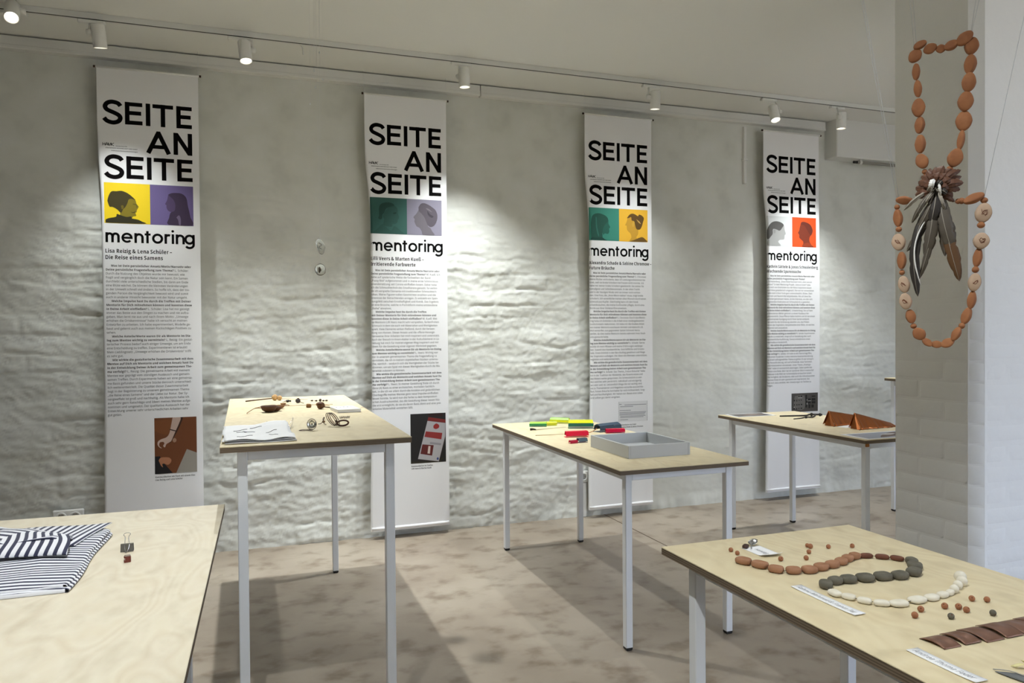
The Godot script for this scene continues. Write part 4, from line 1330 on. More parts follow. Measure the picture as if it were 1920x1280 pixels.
func build_striped_cloth_table():
	var y = 0.78
	var m = stripes()
	var t = thing("striped_cloth", "folded navy and white striped cloth on the left plywood table", "cloth", Vector3(-0.38, y, -1.93))
	var period = 0.0205
	# lower folded layers: outline in (x, z) relative to the near right corner
	for layer in 2:
		var st = mb(true)
		var y0 = 0.004 + 0.008 * layer
		var top_y = func(x, z): return y0 + 0.0055 + 0.0022 * sin(x * 21.0 + z * 9.0) * layer + 0.0015 * sin(z * 40.0 + x * 13.0) * layer
		var sec = []
		# cross-section from far underside over the right-hand fold: s is the path length outwards
		var nz = 46
		var prof = [[-0.52, 0], [-0.40, 0], [-0.28, 0], [-0.18, 0], [-0.10, 0], [-0.05, 0], [-0.02, 0], [-0.008, 0], [-0.002, -0.25], [0.0, -0.6], [-0.002, -1.0], [-0.012, -1.2], [-0.1, -1.2]]
		for j in nz + 1:
			var q = float(j) / nz
			var z = 0.004 - 0.012 * layer - q * (0.56 - 0.01 * layer)
			var xr = 0.002 + 0.012 * q - (0.05 * smoothstep(0.90, 1.0, q)) - 0.006 * layer + 0.004 * sin(q * 9.0)
			var row = []
			for e in prof:
				var x = e[0] + xr
				var yt = top_y.call(x, z)
				row.append([Vector3(x, maxf(0.0005, yt + e[1] * 0.0085), z), Vector2((-z + 0.010 * sin(x * 16.0) + 0.05 * maxf(0.0, e[0] + 0.09) * 2.0) / period, x * 5.0)])
			sec.append(row)
		for j in nz:
			for i in prof.size() - 1:
				var a = sec[j][i]
				var b = sec[j][i + 1]
				var c = sec[j + 1][i + 1]
				var d = sec[j + 1][i]
				var n = Vector3.UP if i < 7 else (Vector3.RIGHT if i < 10 else Vector3.DOWN)
				quad(st, a[0], b[0], c[0], d[0], n, a[1], b[1], c[1], d[1])
		# near hem
		for i in 7:
			var a = sec[0][i]
			var b = sec[0][i + 1]
			quad(st, a[0], b[0], Vector3(b[0].x, y0 - 0.003, b[0].z), Vector3(a[0].x, y0 - 0.003, a[0].z), Vector3.BACK, Vector2(0.78, 0), Vector2(0.78, 1), Vector2(0.78, 1), Vector2(0.78, 0))
		obj("folded_layer", st, m, t)
	# flap folded back towards the far right corner; stripes along its slanting edge
	var fl = mb(true)
	var A = Vector3(-0.050, 0.019, -0.335)
	var B = Vector3(0.006, 0.020, -0.560)
	var C = Vector3(-0.30, 0.021, -0.585)
	var D = Vector3(-0.36, 0.024, -0.34)
	add_sheet(fl, func(u, v):
		var p = A.lerp(B, v).lerp(D.lerp(C, v), u)
		return p + Vector3(0, 0.004 * sin(u * 8.0 + v * 3.0) * 0.5 + 0.003 * (1.0 - u), 0), 24, 10, 0.003)
	var fa = fl.commit_to_arrays()
	var uu = PackedVector2Array()
	for q in fa[Mesh.ARRAY_TEX_UV]:
		uu.append(Vector2(q.x * 0.30 / period, q.y))
	obj("flap", retex(fl, func(uv): return Vector2(uv.x * 0.30 / period, uv.y)), m, t)
	# padded sleeve-like roll on top
	var rl = mb(true)
	add_sheet(rl, func(u, v):
		# u along the roll from right to left, v across from near to far
		var x = lerpf(-0.046, -0.40, u)
		var zn = lerpf(-0.222, -0.262, minf(1.0, u * 1.6))
		var zf = lerpf(-0.405, -0.60, minf(1.0, u * 1.5))
		var hgt = 0.036 * pow(maxf(0.0, sin(PI * clampf(v * 0.92 + 0.03, 0, 1))), 0.45)
		return Vector3(x - 0.02 * v + 0.004 * sin(v * 6.0), 0.0165 + hgt * (1.0 - 0.25 * v) + 0.003 * sin(u * 9.0) * v, lerpf(zn, zf, v)), 30, 16, 0.004)
	obj("roll", retex(rl, func(uv): return Vector2(uv.x * 0.354 / 0.0215 + 0.15 * sin(uv.y * 5.0), uv.y)), m, t)
	# the rear fold of the roll carries stripes running lengthwise
	var r2 = mb(true)
	add_sheet(r2, func(u, v):
		var x = lerpf(-0.062, -0.42, u)
		var zn = lerpf(-0.300, -0.34, u)
		var zf = lerpf(-0.405, -0.62, minf(1.0, u * 1.5))
		return Vector3(x, 0.049 - 0.020 * v * v + 0.004 * sin(u * 12.0 + v * 4.0) - 0.010 * smoothstep(0.1, 0.0, u), lerpf(zn, zf, v)), 30, 12, 0.003)
	obj("back_fold", retex(r2, func(uv): return Vector2(uv.y * 0.12 / period + 0.3 * sin(uv.x * 4.0), uv.x)), m, t)
	obj("button_tab", box_mesh(Vector3(-0.255, 0.0565, -0.315), Vector3(0.022, 0.004, 0.014), 0.0015), mat(c8(214, 210, 196), 0.6), t)
	# binder clip lying with its wire handle up
	var bc = thing("binder_clip", "grey metal binder clip with its wire handle standing up, right of the striped cloth", "binder clip", Vector3(-0.301, y, -2.238))
	var bs = mb()
	var prof2 = [Vector2(-0.008, 0.0), Vector2(0.008, 0.0), Vector2(0.0016, 0.019), Vector2(-0.0016, 0.019)]
	for k in 4:
		if k == 2:
			continue
		var p = prof2[k]
		var q = prof2[(k + 1) % 4]
		var n2 = Vector2((q - p).y, -(q - p).x).normalized()
		var mid = (p + q) / 2
		var dirv = (q - p).normalized()
		add_box(bs, Vector3(0, mid.y + 0.0008, mid.x), Vector3(0.031, 0.0012, (q - p).length()), 0.0, Basis(Vector3.RIGHT, Vector3(0, n2.y, n2.x), Vector3(0, dirv.y, dirv.x)))
	for sz in [-0.0018, 0.0018]:
		var rt = mb(true)
		add_tube(bs, [Vector3(-0.0155, 0.0195, sz), Vector3(0.0155, 0.0195, sz)], 0.0014, 6)
	obj("jaw", bs, mat(c8(118, 116, 108), 0.4, 0.5), bc)
	var wr = mb(true)
	add_tube(wr, spline([Vector3(-0.006, 0.019, 0.0), Vector3(-0.005, 0.030, -0.001), Vector3(-0.0055, 0.039, -0.003), Vector3(-0.009, 0.043, -0.004), Vector3(-0.005, 0.047, -0.005), Vector3(0.003, 0.048, -0.005), Vector3(0.008, 0.045, -0.004), Vector3(0.004, 0.038, -0.003), Vector3(0.004, 0.029, -0.001), Vector3(0.006, 0.019, 0.0)], 5), 0.0009, 6)
	obj("wire_handle", wr, M.chrome, bc)
	var w2 = mb(true)
	add_tube(w2, spline([Vector3(-0.006, 0.019, 0.002), Vector3(-0.004, 0.008, 0.012), Vector3(0.0, 0.002, 0.022), Vector3(0.004, 0.008, 0.012), Vector3(0.006, 0.019, 0.002)], 5), 0.0009, 6)
	obj("wire_handle", w2, M.chrome, bc)
	var cb = thing("brown_block", "tiny reddish-brown notched block in front of the binder clip", "block", Vector3(-0.287, y, -2.130), "", 0.2)
	var cs = mb()
	add_box(cs, Vector3(0.002, 0.008, 0), Vector3(0.013, 0.016, 0.011), 0.0015)
	add_box(cs, Vector3(-0.005, 0.0035, 0), Vector3(0.005, 0.007, 0.010), 0.001)
	add_box(cs, Vector3(-0.0055, 0.0135, 0), Vector3(0.004, 0.005, 0.010), 0.001)
	obj("block_body", cs, mat(c8(110, 48, 36), 0.5), cb)
	obj("lid", box_mesh(Vector3(0.001, 0.0168, 0), Vector3(0.0135, 0.0018, 0.0115), 0.0005), mat(c8(120, 104, 92), 0.4, 0.4), cb)

func retex(st, f):
	st.generate_normals()
	var a = st.commit_to_arrays()
	var u = PackedVector2Array()
	for q in a[Mesh.ARRAY_TEX_UV]:
		u.append(f.call(q))
	a[Mesh.ARRAY_TEX_UV] = u
	var am = ArrayMesh.new()
	am.add_surface_from_arrays(Mesh.PRIMITIVE_TRIANGLES, a)
	return am

# ------------------------------------------------------------------ tall table: seeds, pods, wire jewellery, papers
func tube_obj(called, pts, r, m, parent, n = 6, smooth_ = 5):
	var st = mb(true)
	var p = spline(pts, smooth_) if pts.size() > 2 else pts
	var rr = r
	if r is Array:
		rr = []
		for k in p.size():
			rr.append(lerpf(r[0], r[1], float(k) / (p.size() - 1)))
	add_tube(st, p, rr, n)
	return obj(called, st, m, parent)

func ball(called, c, h, m, parent, sd = 0.0, e = 1.0, lump = 0.05):
	return obj(called, pebble(Transform3D(Basis.IDENTITY, c), h, e, lump, sd, 14, 9), m, parent)

func half_pod(parent, c, r, turn, m, tilt = 0.0):
	var st = mb(true)
	var xf = Transform3D(Basis.from_euler(Vector3(tilt, turn, 0)), c)
	add_lathe(st, [Vector2(0, 0), Vector2(r * 0.45, r * 0.06), Vector2(r * 0.8, r * 0.28), Vector2(r * 0.98, r * 0.62), Vector2(r, r * 0.82), Vector2(r * 0.93, r * 0.82), Vector2(r * 0.88, r * 0.6), Vector2(r * 0.6, r * 0.25), Vector2(0, r * 0.12)], 16, xf)
	return obj("pod_shell", st, m, parent)

func build_seed_table():
	var y = 1.0
	var wood = mat(c8(86, 60, 44), 0.8)
	var pale = mat(c8(196, 158, 108), 0.7)
	var podm = mat(c8(92, 56, 28), 0.6)
	var podl = mat(c8(146, 106, 66), 0.7)
	var t = thing("seed_head_stick", "dark stick with a pale knobbly seed head at the far edge of the tall table", "seed head", Vector3(0.155, y, -4.21))
	tube_obj("stick", [Vector3(-0.150, 0.004, 0.02), Vector3(-0.08, 0.006, -0.02), Vector3(-0.01, 0.012, -0.005)], [0.0035, 0.0026], wood, t)
	ball("seed_head", Vector3(-0.004, 0.016, -0.004), Vector3(0.016, 0.0155, 0.015), pale, t, 1.0, 0.9, 0.12)
	ball("seed_head", Vector3(0.020, 0.013, 0.002), Vector3(0.013, 0.012, 0.012), pale, t, 2.0, 0.9, 0.14)
	tube_obj("thin_stem", [Vector3(0.03, 0.008, 0.0), Vector3(0.09, 0.005, 0.012), Vector3(0.165, 0.002, 0.02)], [0.0014, 0.0007], podl, t)
	t = thing("dried_insect", "small black dried beetle-like pod beside the pale seed head", "seed pod", Vector3(0.207, y, -4.07))
	ball("husk", Vector3(0.004, 0.0075, 0), Vector3(0.011, 0.0065, 0.007), mat(c8(26, 24, 24), 0.4), t, 3.0, 0.9, 0.1)
	ball("tip", Vector3(0.016, 0.006, -0.008), Vector3(0.005, 0.005, 0.004), mat(c8(26, 24, 24), 0.4), t)
	for k in 3:
		tube_obj("leg", [Vector3(-0.004 + 0.005 * k, 0.006, 0.003), Vector3(-0.012 + 0.006 * k, 0.009, 0.012), Vector3(-0.018 + 0.007 * k, 0.001, 0.017)], 0.0008, M.dark_wire, t)
	tube_obj("feeler", [Vector3(-0.007, 0.007, 0), Vector3(-0.016, 0.004, 0.001), Vector3(-0.024, 0.003, -0.004)], 0.0008, M.dark_wire, t)
	t = thing("dark_berry", "round dark berry with a short stem on the tall table", "berry", Vector3(0.257, y, -4.00))
	ball("fruit", Vector3(0, 0.0125, 0), Vector3(0.0125, 0.0125, 0.0125), mat(c8(52, 46, 50), 0.45), t, 4.0, 1.0, 0.06)
	ball("crown", Vector3(0.001, 0.0245, 0.002), Vector3(0.005, 0.003, 0.005), wood, t)
	tube_obj("stalk", [Vector3(0.008, 0.008, 0.006), Vector3(0.016, 0.005, 0.02), Vector3(0.026, 0.002, 0.034)], 0.0016, wood, t)
	var spots = [[0.333, -4.08, "leftmost"], [0.353, -4.058, "second from the left"], [0.3725, -4.049, "tallest"], [0.389, -4.05, "fourth from the left"], [0.4045, -4.047, "rightmost"]]
	for k in 5:
		t = thing("dark_seed", "tiny dark husk, %s of five in a row on the tall table" % spots[k][2], "seed", Vector3(spots[k][0], y, spots[k][1]), "row of dark husks")
		ball("husk", Vector3(0, 0.004 + (0.003 if k == 2 else 0.0), 0), Vector3(0.0065, 0.004 + (0.003 if k == 2 else 0.0), 0.005), mat(c8(70, 56, 46), 0.7), t, k, 0.9, 0.2)
		tube_obj("spike", [Vector3(-0.005, 0.003, 0), Vector3(-0.010, 0.006, 0.003)], 0.0007, wood, t)
	# pods
	var info = [["largest brown half pod like a bowl, near left on the tall table", Vector3(0.103, y, -3.60), 0.036, podm, 0.3, [[Vector3(-0.028, 0.018, -0.015), Vector3(-0.06, 0.014, -0.06), Vector3(-0.095, 0.004, 0.045)]]],
		["brown half pod touching the largest one on its right", Vector3(0.1375, y, -3.64), 0.024, podm, 1.2, []],
		["pale open pod behind the two brown half pods", Vector3(0.1235, y, -3.78), 0.019, podl, 2.2, [[Vector3(-0.014, 0.012, 0), Vector3(-0.05, 0.012, 0.03), Vector3(-0.078, 0.008, 0.04)]]],
		["light brown pod with a thin stem right of the pale open pod", Vector3(0.158, y, -3.745), 0.021, podl, 0.4, [[Vector3(0.01, 0.012, -0.01), Vector3(0.03, 0.015, -0.03), Vector3(0.045, 0.010, -0.05)]]],
		["small pale pod at the back of the pod cluster on the tall table", Vector3(0.180, y, -3.91), 0.014, podl, 1.9, []]]
	for e in info:
		t = thing("seed_pod", e[0], "seed pod", e[1], "seed pod cluster")
		half_pod(t, Vector3.ZERO, e[2], e[4], e[3], 0.0)
		ball("kernel", Vector3(0.0, e[2] * 0.38, 0.0), Vector3(e[2] * 0.5, e[2] * 0.28, e[2] * 0.5), wood, t, e[4], 0.9, 0.2)
		for q in e[5]:
			tube_obj("stalk", q, 0.0017, podl, t)
	t = thing("straw_stem", "long thin straw-coloured stem lying across the tall table", "stem", Vector3(0.285, y, -3.855))
	tube_obj("stem_shaft", [Vector3(-0.13, 0.0015, -0.006), Vector3(0.0, 0.003, 0.006), Vector3(0.13, 0.0015, 0.004)], 0.0011, podl, t)
	t = thing("seed_cube", "small square tan seed capsule in the middle of the tall table", "seed", Vector3(0.290, y, -3.745))
	ball("capsule", Vector3(0, 0.009, 0), Vector3(0.012, 0.009, 0.010), podl, t, 5.0, 0.45, 0.08)
	tube_obj("stalk", [Vector3(0.010, 0.010, 0), Vector3(0.018, 0.014, 0.002)], 0.001, wood, t)
	t = thing("round_pod", "round dark brown pod with stalks beside the white box on the tall table", "seed pod", Vector3(0.338, y, -3.645))
	ball("shell", Vector3(0, 0.018, 0), Vector3(0.018, 0.018, 0.017), podm, t, 6.0, 0.95, 0.08)
	ball("cap", Vector3(-0.014, 0.022, -0.008), Vector3(0.008, 0.009, 0.008), podl, t, 7.0)
	tube_obj("stalk", [Vector3(0.014, 0.014, 0), Vector3(0.03, 0.014, -0.03), Vector3(0.046, 0.008, -0.06)], 0.0016, podl, t)
	tube_obj("stalk", [Vector3(0.014, 0.010, 0.004), Vector3(0.035, 0.008, 0.012), Vector3(0.055, 0.004, 0.014)], 0.0026, podm, t)
	t = thing("label_box", "flat white box with faint printed marks near the right edge of the tall table", "box", Vector3(0.4345, y, -3.515), "", 0.10)
	obj("tray", box_mesh(Vector3(0, 0.006, 0), Vector3(0.105, 0.012, 0.165), 0.002), M.paper, t)
	obj("lid", box_mesh(Vector3(0, 0.0135, 0), Vector3(0.107, 0.004, 0.168), 0.0015), M.white_gloss, t)
	var mk = mb()
	for k in 5:
		add_box(mk, Vector3(-0.034 + 0.017 * k, 0.0157, -0.03 + 0.006 * (k % 2)), Vector3(0.006, 0.0003, 0.010))
	obj("print_marks", mk, M.ink_pale, t)
	# wire jewellery
	t = thing("twig_ring", "bent twig brooch behind the crumpled paper on the tall table", "brooch", Vector3(0.095, y, -3.08))
	tube_obj("pin_wire", [Vector3(-0.014, 0.012, -0.04), Vector3(0.0, 0.006, 0.0), Vector3(0.012, 0.002, 0.05)], 0.0011, M.wire, t)
	tube_obj("twig", [Vector3(-0.008, 0.010, -0.01), Vector3(0.004, 0.015, 0.008), Vector3(0.012, 0.006, 0.028), Vector3(0.0, 0.004, 0.03), Vector3(-0.008, 0.010, -0.01)], 0.0018, M.dark_wire, t)
	t = thing("hat_pins", "pair of thin silvery pins leaning together right of the crumpled paper", "pin", Vector3(0.162, y, -2.98))
	tube_obj("needle", [Vector3(-0.012, 0.002, 0.02), Vector3(0.004, 0.020, -0.02), Vector3(0.013, 0.034, -0.05)], 0.0010, M.wire, t)
	tube_obj("needle", [Vector3(-0.002, 0.002, 0.05), Vector3(0.008, 0.014, -0.01), Vector3(0.014, 0.030, -0.05)], 0.0010, M.wire, t)
	tube_obj("hook", [Vector3(-0.012, 0.002, 0.02), Vector3(-0.006, 0.002, 0.04), Vector3(-0.002, 0.002, 0.05)], 0.0010, M.wire, t)
	t = thing("glass_ring", "upright wire hoop with a clear disc and a flat oval base on the tall table", "ring", Vector3(0.232, y, -2.865))
	var hoop = []
	for k in 25:
		var a = TAU * k / 24
		hoop.append(Vector3(0.0165 * sin(a), 0.0225 + 0.0195 * -cos(a), 0.004 * cos(a)))
	tube_obj("hoop", hoop, 0.0012, M.dark_wire, t, 6, 1)
	var gd = mb(true)
	add_lathe(gd, [Vector2(0, -0.001), Vector2(0.0155, -0.0008), Vector2(0.0155, 0.0008), Vector2(0, 0.001)], 24, Transform3D(Basis(Vector3.RIGHT, PI / 2 - 0.2), Vector3(0, 0.0225, 0)))
	obj("clear_disc", gd, M.glass, t)
	ball("seed", Vector3(0.001, 0.023, 0.001), Vector3(0.0022, 0.005, 0.0018), M.dark_wire, t)
	var oval = []
	for k in 25:
		var a = TAU * k / 24
		oval.append(Vector3(-0.022 + 0.024 * cos(a), 0.0035 + 0.002 * sin(a), 0.012 + 0.030 * sin(a)))
	tube_obj("oval_base", oval, 0.0012, M.dark_wire, t, 6, 1)
	t = thing("wire_cluster", "small bent wire piece left of the leaning wire bangles", "brooch", Vector3(0.287, y, -3.02))
	tube_obj("wire_loop", [Vector3(-0.016, 0.002, -0.02), Vector3(-0.006, 0.006, 0.0), Vector3(0.004, 0.022, 0.004), Vector3(0.006, 0.030, 0.0), Vector3(0.001, 0.022, -0.004), Vector3(0.004, 0.006, 0.01), Vector3(0.012, 0.002, 0.012)], 0.0015, M.wire, t)
	ball("bud", Vector3(0.003, 0.012, 0.0), Vector3(0.006, 0.005, 0.005), podl, t, 2.0)
	t = thing("wire_bangles", "leaning stack of thin wire bangles near the right edge of the tall table", "bangle", Vector3(0.303, y, -2.965))
	for s in 3:
		var lo = []
		for k in 25:
			var a = TAU * k / 24
			lo.append(Vector3(0.006 * s - 0.003 + 0.012 * cos(a) + (0.012 - 0.024 * sin(a) * 0.5), 0.0265 + 0.0245 * sin(a) + 0.001 * s, 0.008 * s + 0.020 * cos(a)))
		tube_obj("bangle", lo, 0.0016, M.wire if s != 1 else M.dark_wire, t, 6, 1)
	tube_obj("coil", [Vector3(0.018, 0.004, 0.03), Vector3(0.027, 0.014, 0.03), Vector3(0.024, 0.024, 0.02), Vector3(0.032, 0.014, 0.025), Vector3(0.036, 0.004, 0.04)], 0.0015, M.dark_wire, t)
	t = thing("dark_bangle", "dark oval bangle with a small wire crown behind, rightmost jewellery on the tall table", "bangle", Vector3(0.352, y, -2.925))
	var ov = []
	for k in 29:
		var a = TAU * k / 28
		ov.append(Vector3(0.021 * cos(a), 0.0145 + 0.0115 * sin(a), 0.012 * sin(a)))
	tube_obj("oval_band", ov, 0.0033, mat(c8(72, 34, 24), 0.4), t, 8, 1)
	var cr = []
	for k in 15:
		cr.append(Vector3(-0.012 + 0.0028 * k, 0.030 + (0.010 if k % 2 == 0 else 0.0) , -0.006 + 0.004 * sin(k * 0.9)))
	tube_obj("wire_crown", cr, 0.0012, M.wire, t, 6, 2)
	# papers
	var ps = [["drawing_sheet", Vector3(0.046, y, -2.80), 0.225, 0.40, 0.0015, 0.02, "bottom white sheet of the paper pile at the front corner of the tall table"], ["drawing_sheet", Vector3(0.043, y + 0.004, -2.795), 0.222, 0.36, 0.003, -0.03, "middle white sheet of the paper pile at the front corner of the tall table"]]
	for e in ps:
		t = thing(e[0], e[6], "paper", e[1], "paper pile on the tall table", e[5])
		var st = mb(true)
		var e2 = e
		add_sheet(st, func(u, v): return Vector3((u - 0.5) * e2[2], 0.0018 + e2[4] * v * v * 0.6 + 0.001 * sin(u * 7.0), (v - 0.5) * e2[3]), 14, 18, 0.0012)
		obj("sheet", st, M.paper_back if e[4] < 0.002 else M.paper, t)
	t = thing("crumpled_drawing", "crumpled white top sheet with fine twig drawings on the tall table", "paper", Vector3(0.040, y + 0.008, -2.80), "paper pile on the tall table", 0.03)
	var cf = func(u, v):
		return Vector3((u - 0.5) * 0.224 + 0.003 * sin(v * 9.0), 0.003 + 0.0035 * sin(u * 11.0 + v * 5.0) * sin(v * 7.0 + u) + 0.016 * smoothstep(0.45, 1.0, u) * smoothstep(0.5, 0.0, v) + 0.002 * sin(v * 21.0 + u * 4.0) + 0.003, (v - 0.5) * 0.40)
	var cs = mb(true)
	add_sheet(cs, cf, 22, 26, 0.0009)
	obj("sheet", cs, M.paper, t)
	var tw = mb(true)
	for q in [[0.16, 0.42, 0.36, 0.34, 0.2], [0.30, 0.46, 0.48, 0.50, 0.3], [0.20, 0.60, 0.30, 0.55, 0.1], [0.18, 0.78, 0.42, 0.70, 0.2], [0.62, 0.66, 0.80, 0.56, 0.2], [0.40, 0.30, 0.58, 0.27, 0.2], [0.64, 0.78, 0.76, 0.84, 0.2]]:
		var pts = []
		for k in 6:
			var f = k / 5.0
			var p = cf.call(lerpf(q[0], q[2], f), lerpf(q[1], q[3], f) + 0.02 * sin(f * 6.0))
			pts.append(p + Vector3(0, 0.0012, 0))
		add_tube(tw, pts, 0.0008, 5)
	obj("twig_drawing", tw, M.ink_soft, t)
	ball("drawn_seed", cf.call(0.335, 0.52) + Vector3(0, 0.001, 0), Vector3(0.006, 0.0008, 0.008), M.ink, t)

# ------------------------------------------------------------------ middle table: bright folded acrylic, brushes, tray
func folded(called, label, at, turn, length, r, cols, seg = 5, tube_like = true):
	var t = thing(called, label, "acrylic piece", at, "folded acrylic pieces", turn)
	# bent strips side by side round a prism: each facet its own colour
	for k in seg:
		var a0 = deg_to_rad(-20.0 + 220.0 * k / seg)
		var a1 = deg_to_rad(-20.0 + 220.0 * (k + 1) / seg - 3.0)
		var st = mb()
		add_sheet(st, func(u, v):
			var a = lerpf(a0, a1, v)
			return Vector3((u - 0.5) * length * (1.0 - 0.03 * k), r * 0.75 + r * sin(a), r * 1.25 * cos(a)), 2, 1, 0.0018)
		obj("facet", st, cols[k % cols.size()], t)
	var ba = mb()
	add_box(ba, Vector3(0, 0.001, 0), Vector3(length, 0.002, r * 2.3))
	obj("base_strip", ba, cols[0], t)
	return t

func build_acrylic_table():
	var y = 0.78
	var ye = mat(c8(222, 226, 30), 0.25)
	var lg = mat(c8(150, 205, 60), 0.25)
	var gr = mat(c8(40, 140, 86), 0.3)
	var te = mat(c8(16, 104, 88), 0.25)
	var rd = mat(c8(226, 16, 56), 0.25)
	var cr = mat(c8(190, 10, 58), 0.2)
	var bg = mat(c8(84, 104, 120), 0.25)
	var sl = mat(c8(60, 78, 96), 0.25)
	folded("acrylic_piece", "yellow and green folded acrylic piece, leftmost on the grey tray table", Vector3(1.678, y, -4.255), -0.38, 0.105, 0.016, [gr, lg, ye])
	folded("acrylic_piece", "small plain yellow acrylic piece between the two green-yellow ones", Vector3(1.771, y, -4.27), -0.1, 0.066, 0.014, [ye, ye, lg])
	folded("acrylic_piece", "lime folded acrylic piece lying highest at the far edge of the tray table", Vector3(1.865, y, -4.35), -0.7, 0.125, 0.020, [ye, lg, lg, ye])
	folded("acrylic_piece", "large yellow and dark teal acrylic roll behind the blue-grey piece", Vector3(1.886, y, -4.09), -0.38, 0.150, 0.028, [te, ye, ye, gr, te], 5)
	folded("acrylic_piece", "blue-grey acrylic roll behind the tray", Vector3(1.972, y, -3.91), 0.30, 0.170, 0.026, [sl, sl, bg, bg], 4)
	folded("acrylic_piece", "bright red flat acrylic piece left of the tray", Vector3(1.705, y, -3.755), -0.15, 0.128, 0.020, [rd, rd, cr], 3)
	folded("acrylic_piece", "crimson acrylic piece in front of the blue-grey roll", Vector3(1.972, y, -3.815), -0.22, 0.110, 0.015, [cr, rd, cr], 3)
	folded("acrylic_piece", "small crimson acrylic piece tucked against the tray's left wall", Vector3(1.592, y, -3.545), 0.1, 0.045, 0.010, [cr, cr, rd], 3)
	folded("acrylic_piece", "small grey-violet acrylic piece beside the tray's back left corner", Vector3(1.648, y, -3.56), 0.1, 0.052, 0.014, [bg, sl, bg], 3)
	var cd = thing("orange_cord", "thin orange cord linking the red piece to the blue-grey roll", "cord", Vector3(1.81, y, -3.84))
	tube_obj("strand", [Vector3(-0.05, 0.016, 0.07), Vector3(0.02, 0.008, 0.0), Vector3(0.065, 0.014, -0.035), Vector3(0.085, 0.022, -0.05)], 0.0022, mat(c8(170, 100, 50), 0.7), cd)
	var b = thing("paintbrush", "thin brush with a dark bristle end, left of the teal roll", "brush", Vector3(1.69, y, -4.118))
	tube_obj("handle", [Vector3(-0.09, 0.004, 0.025), Vector3(0.0, 0.0035, 0.0), Vector3(0.125, 0.003, -0.022)], [0.0034, 0.0014], mat(c8(206, 196, 176), 0.5), b)
	tube_obj("bristles", [Vector3(-0.122, 0.006, 0.016), Vector3(-0.106, 0.007, 0.020), Vector3(-0.09, 0.004, 0.025)], [0.0075, 0.0035], mat(c8(46, 30, 26), 0.8), b)
	b = thing("bamboo_skewer", "thin pale wooden skewer left of the bright red piece", "skewer", Vector3(1.60, y, -3.87))
	tube_obj("shaft", [Vector3(-0.088, 0.003, -0.004), Vector3(0.09, 0.003, 0.006)], [0.0022, 0.0014], mat(c8(206, 184, 148), 0.6), b)
	# open tray
	var tr = thing("grey_tray", "empty pale grey open box tray at the front of the plywood table", "tray", Vector3(1.786, y, -3.21))
	var w = 0.322
	var l = 0.394
	var hh = 0.0585
	var tk = 0.011
	var gm = mat(c8(186, 188, 189), 0.45)
	obj("floor_panel", box_mesh(Vector3(0, 0.004, 0), Vector3(w - 0.004, 0.008, l - 0.004), 0.001), gm, tr)
	for s in [-1, 1]:
		obj("side_wall", box_mesh(Vector3(s * (w - tk) / 2, hh / 2, 0), Vector3(tk, hh, l), 0.0012), gm, tr)
		obj("end_wall", box_mesh(Vector3(0, hh / 2, s * (l - tk) / 2), Vector3(w - 2 * tk, hh, tk), 0.0012), gm, tr)

# ------------------------------------------------------------------ right table: copper tents, twigs, prints
func tent(label, fl, blp, fr, br, peak, ridge_end):
	var t = thing("copper_tent", label, "copper sheet", fl, "folded copper tents")
	var B = blp - fl
	var R = fr - fl
	var RB = br - fl
	var P = peak - fl
	var E = ridge_end - fl
	for side in 2:
		var a = Vector3.ZERO if side == 0 else B
		var b = R if side == 0 else RB
		var st = mb(true)
		add_sheet(st, func(u, v):
			var lo = a.lerp(b, u)
			var hi = P.lerp(E, u)
			var p = lo.lerp(hi, v)
			var out = Vector3(0, 0, 1 if side == 0 else -1)
			return p + out * 0.0035 * (1.0 - v) * (sin(u * 46.0) * 0.6 + sin(u * 17.0 + 1.0)) + Vector3(0, 0.0012 + 0.003 * (1.0 - v) * (1.0 - v) * absf(sin(u * 30.0)), 0), 40, 8, 0.0012)
		obj("roof_panel", st, M.copper, t)
	# creased flaps that close the high gable end, left partly open
	for k in 3:
		var st = mb()
		var p0 = Vector3.ZERO.lerp(B, 0.02 + k * 0.22)
		var p1 = Vector3.ZERO.lerp(B, 0.26 + k * 0.22)
		add_sheet(st, func(u, v):
			var lo = p0.lerp(p1, u) + Vector3(-0.016 * (1.0 - absf(2.0 * u - 1.0)) - 0.004 * k, 0.001, 0)
			return lo.lerp(P + Vector3(0.004, -0.006, 0), v * 0.94), 4, 6, 0.001)
		obj("gable_flap", st, M.copper, t)
	tube_obj("corner_wire", [Vector3(0.0, 0.002, 0.0), Vector3(-0.012, 0.0015, 0.01), Vector3(-0.022, 0.0012, 0.008)], 0.0008, M.dark_wire, t)
	return t

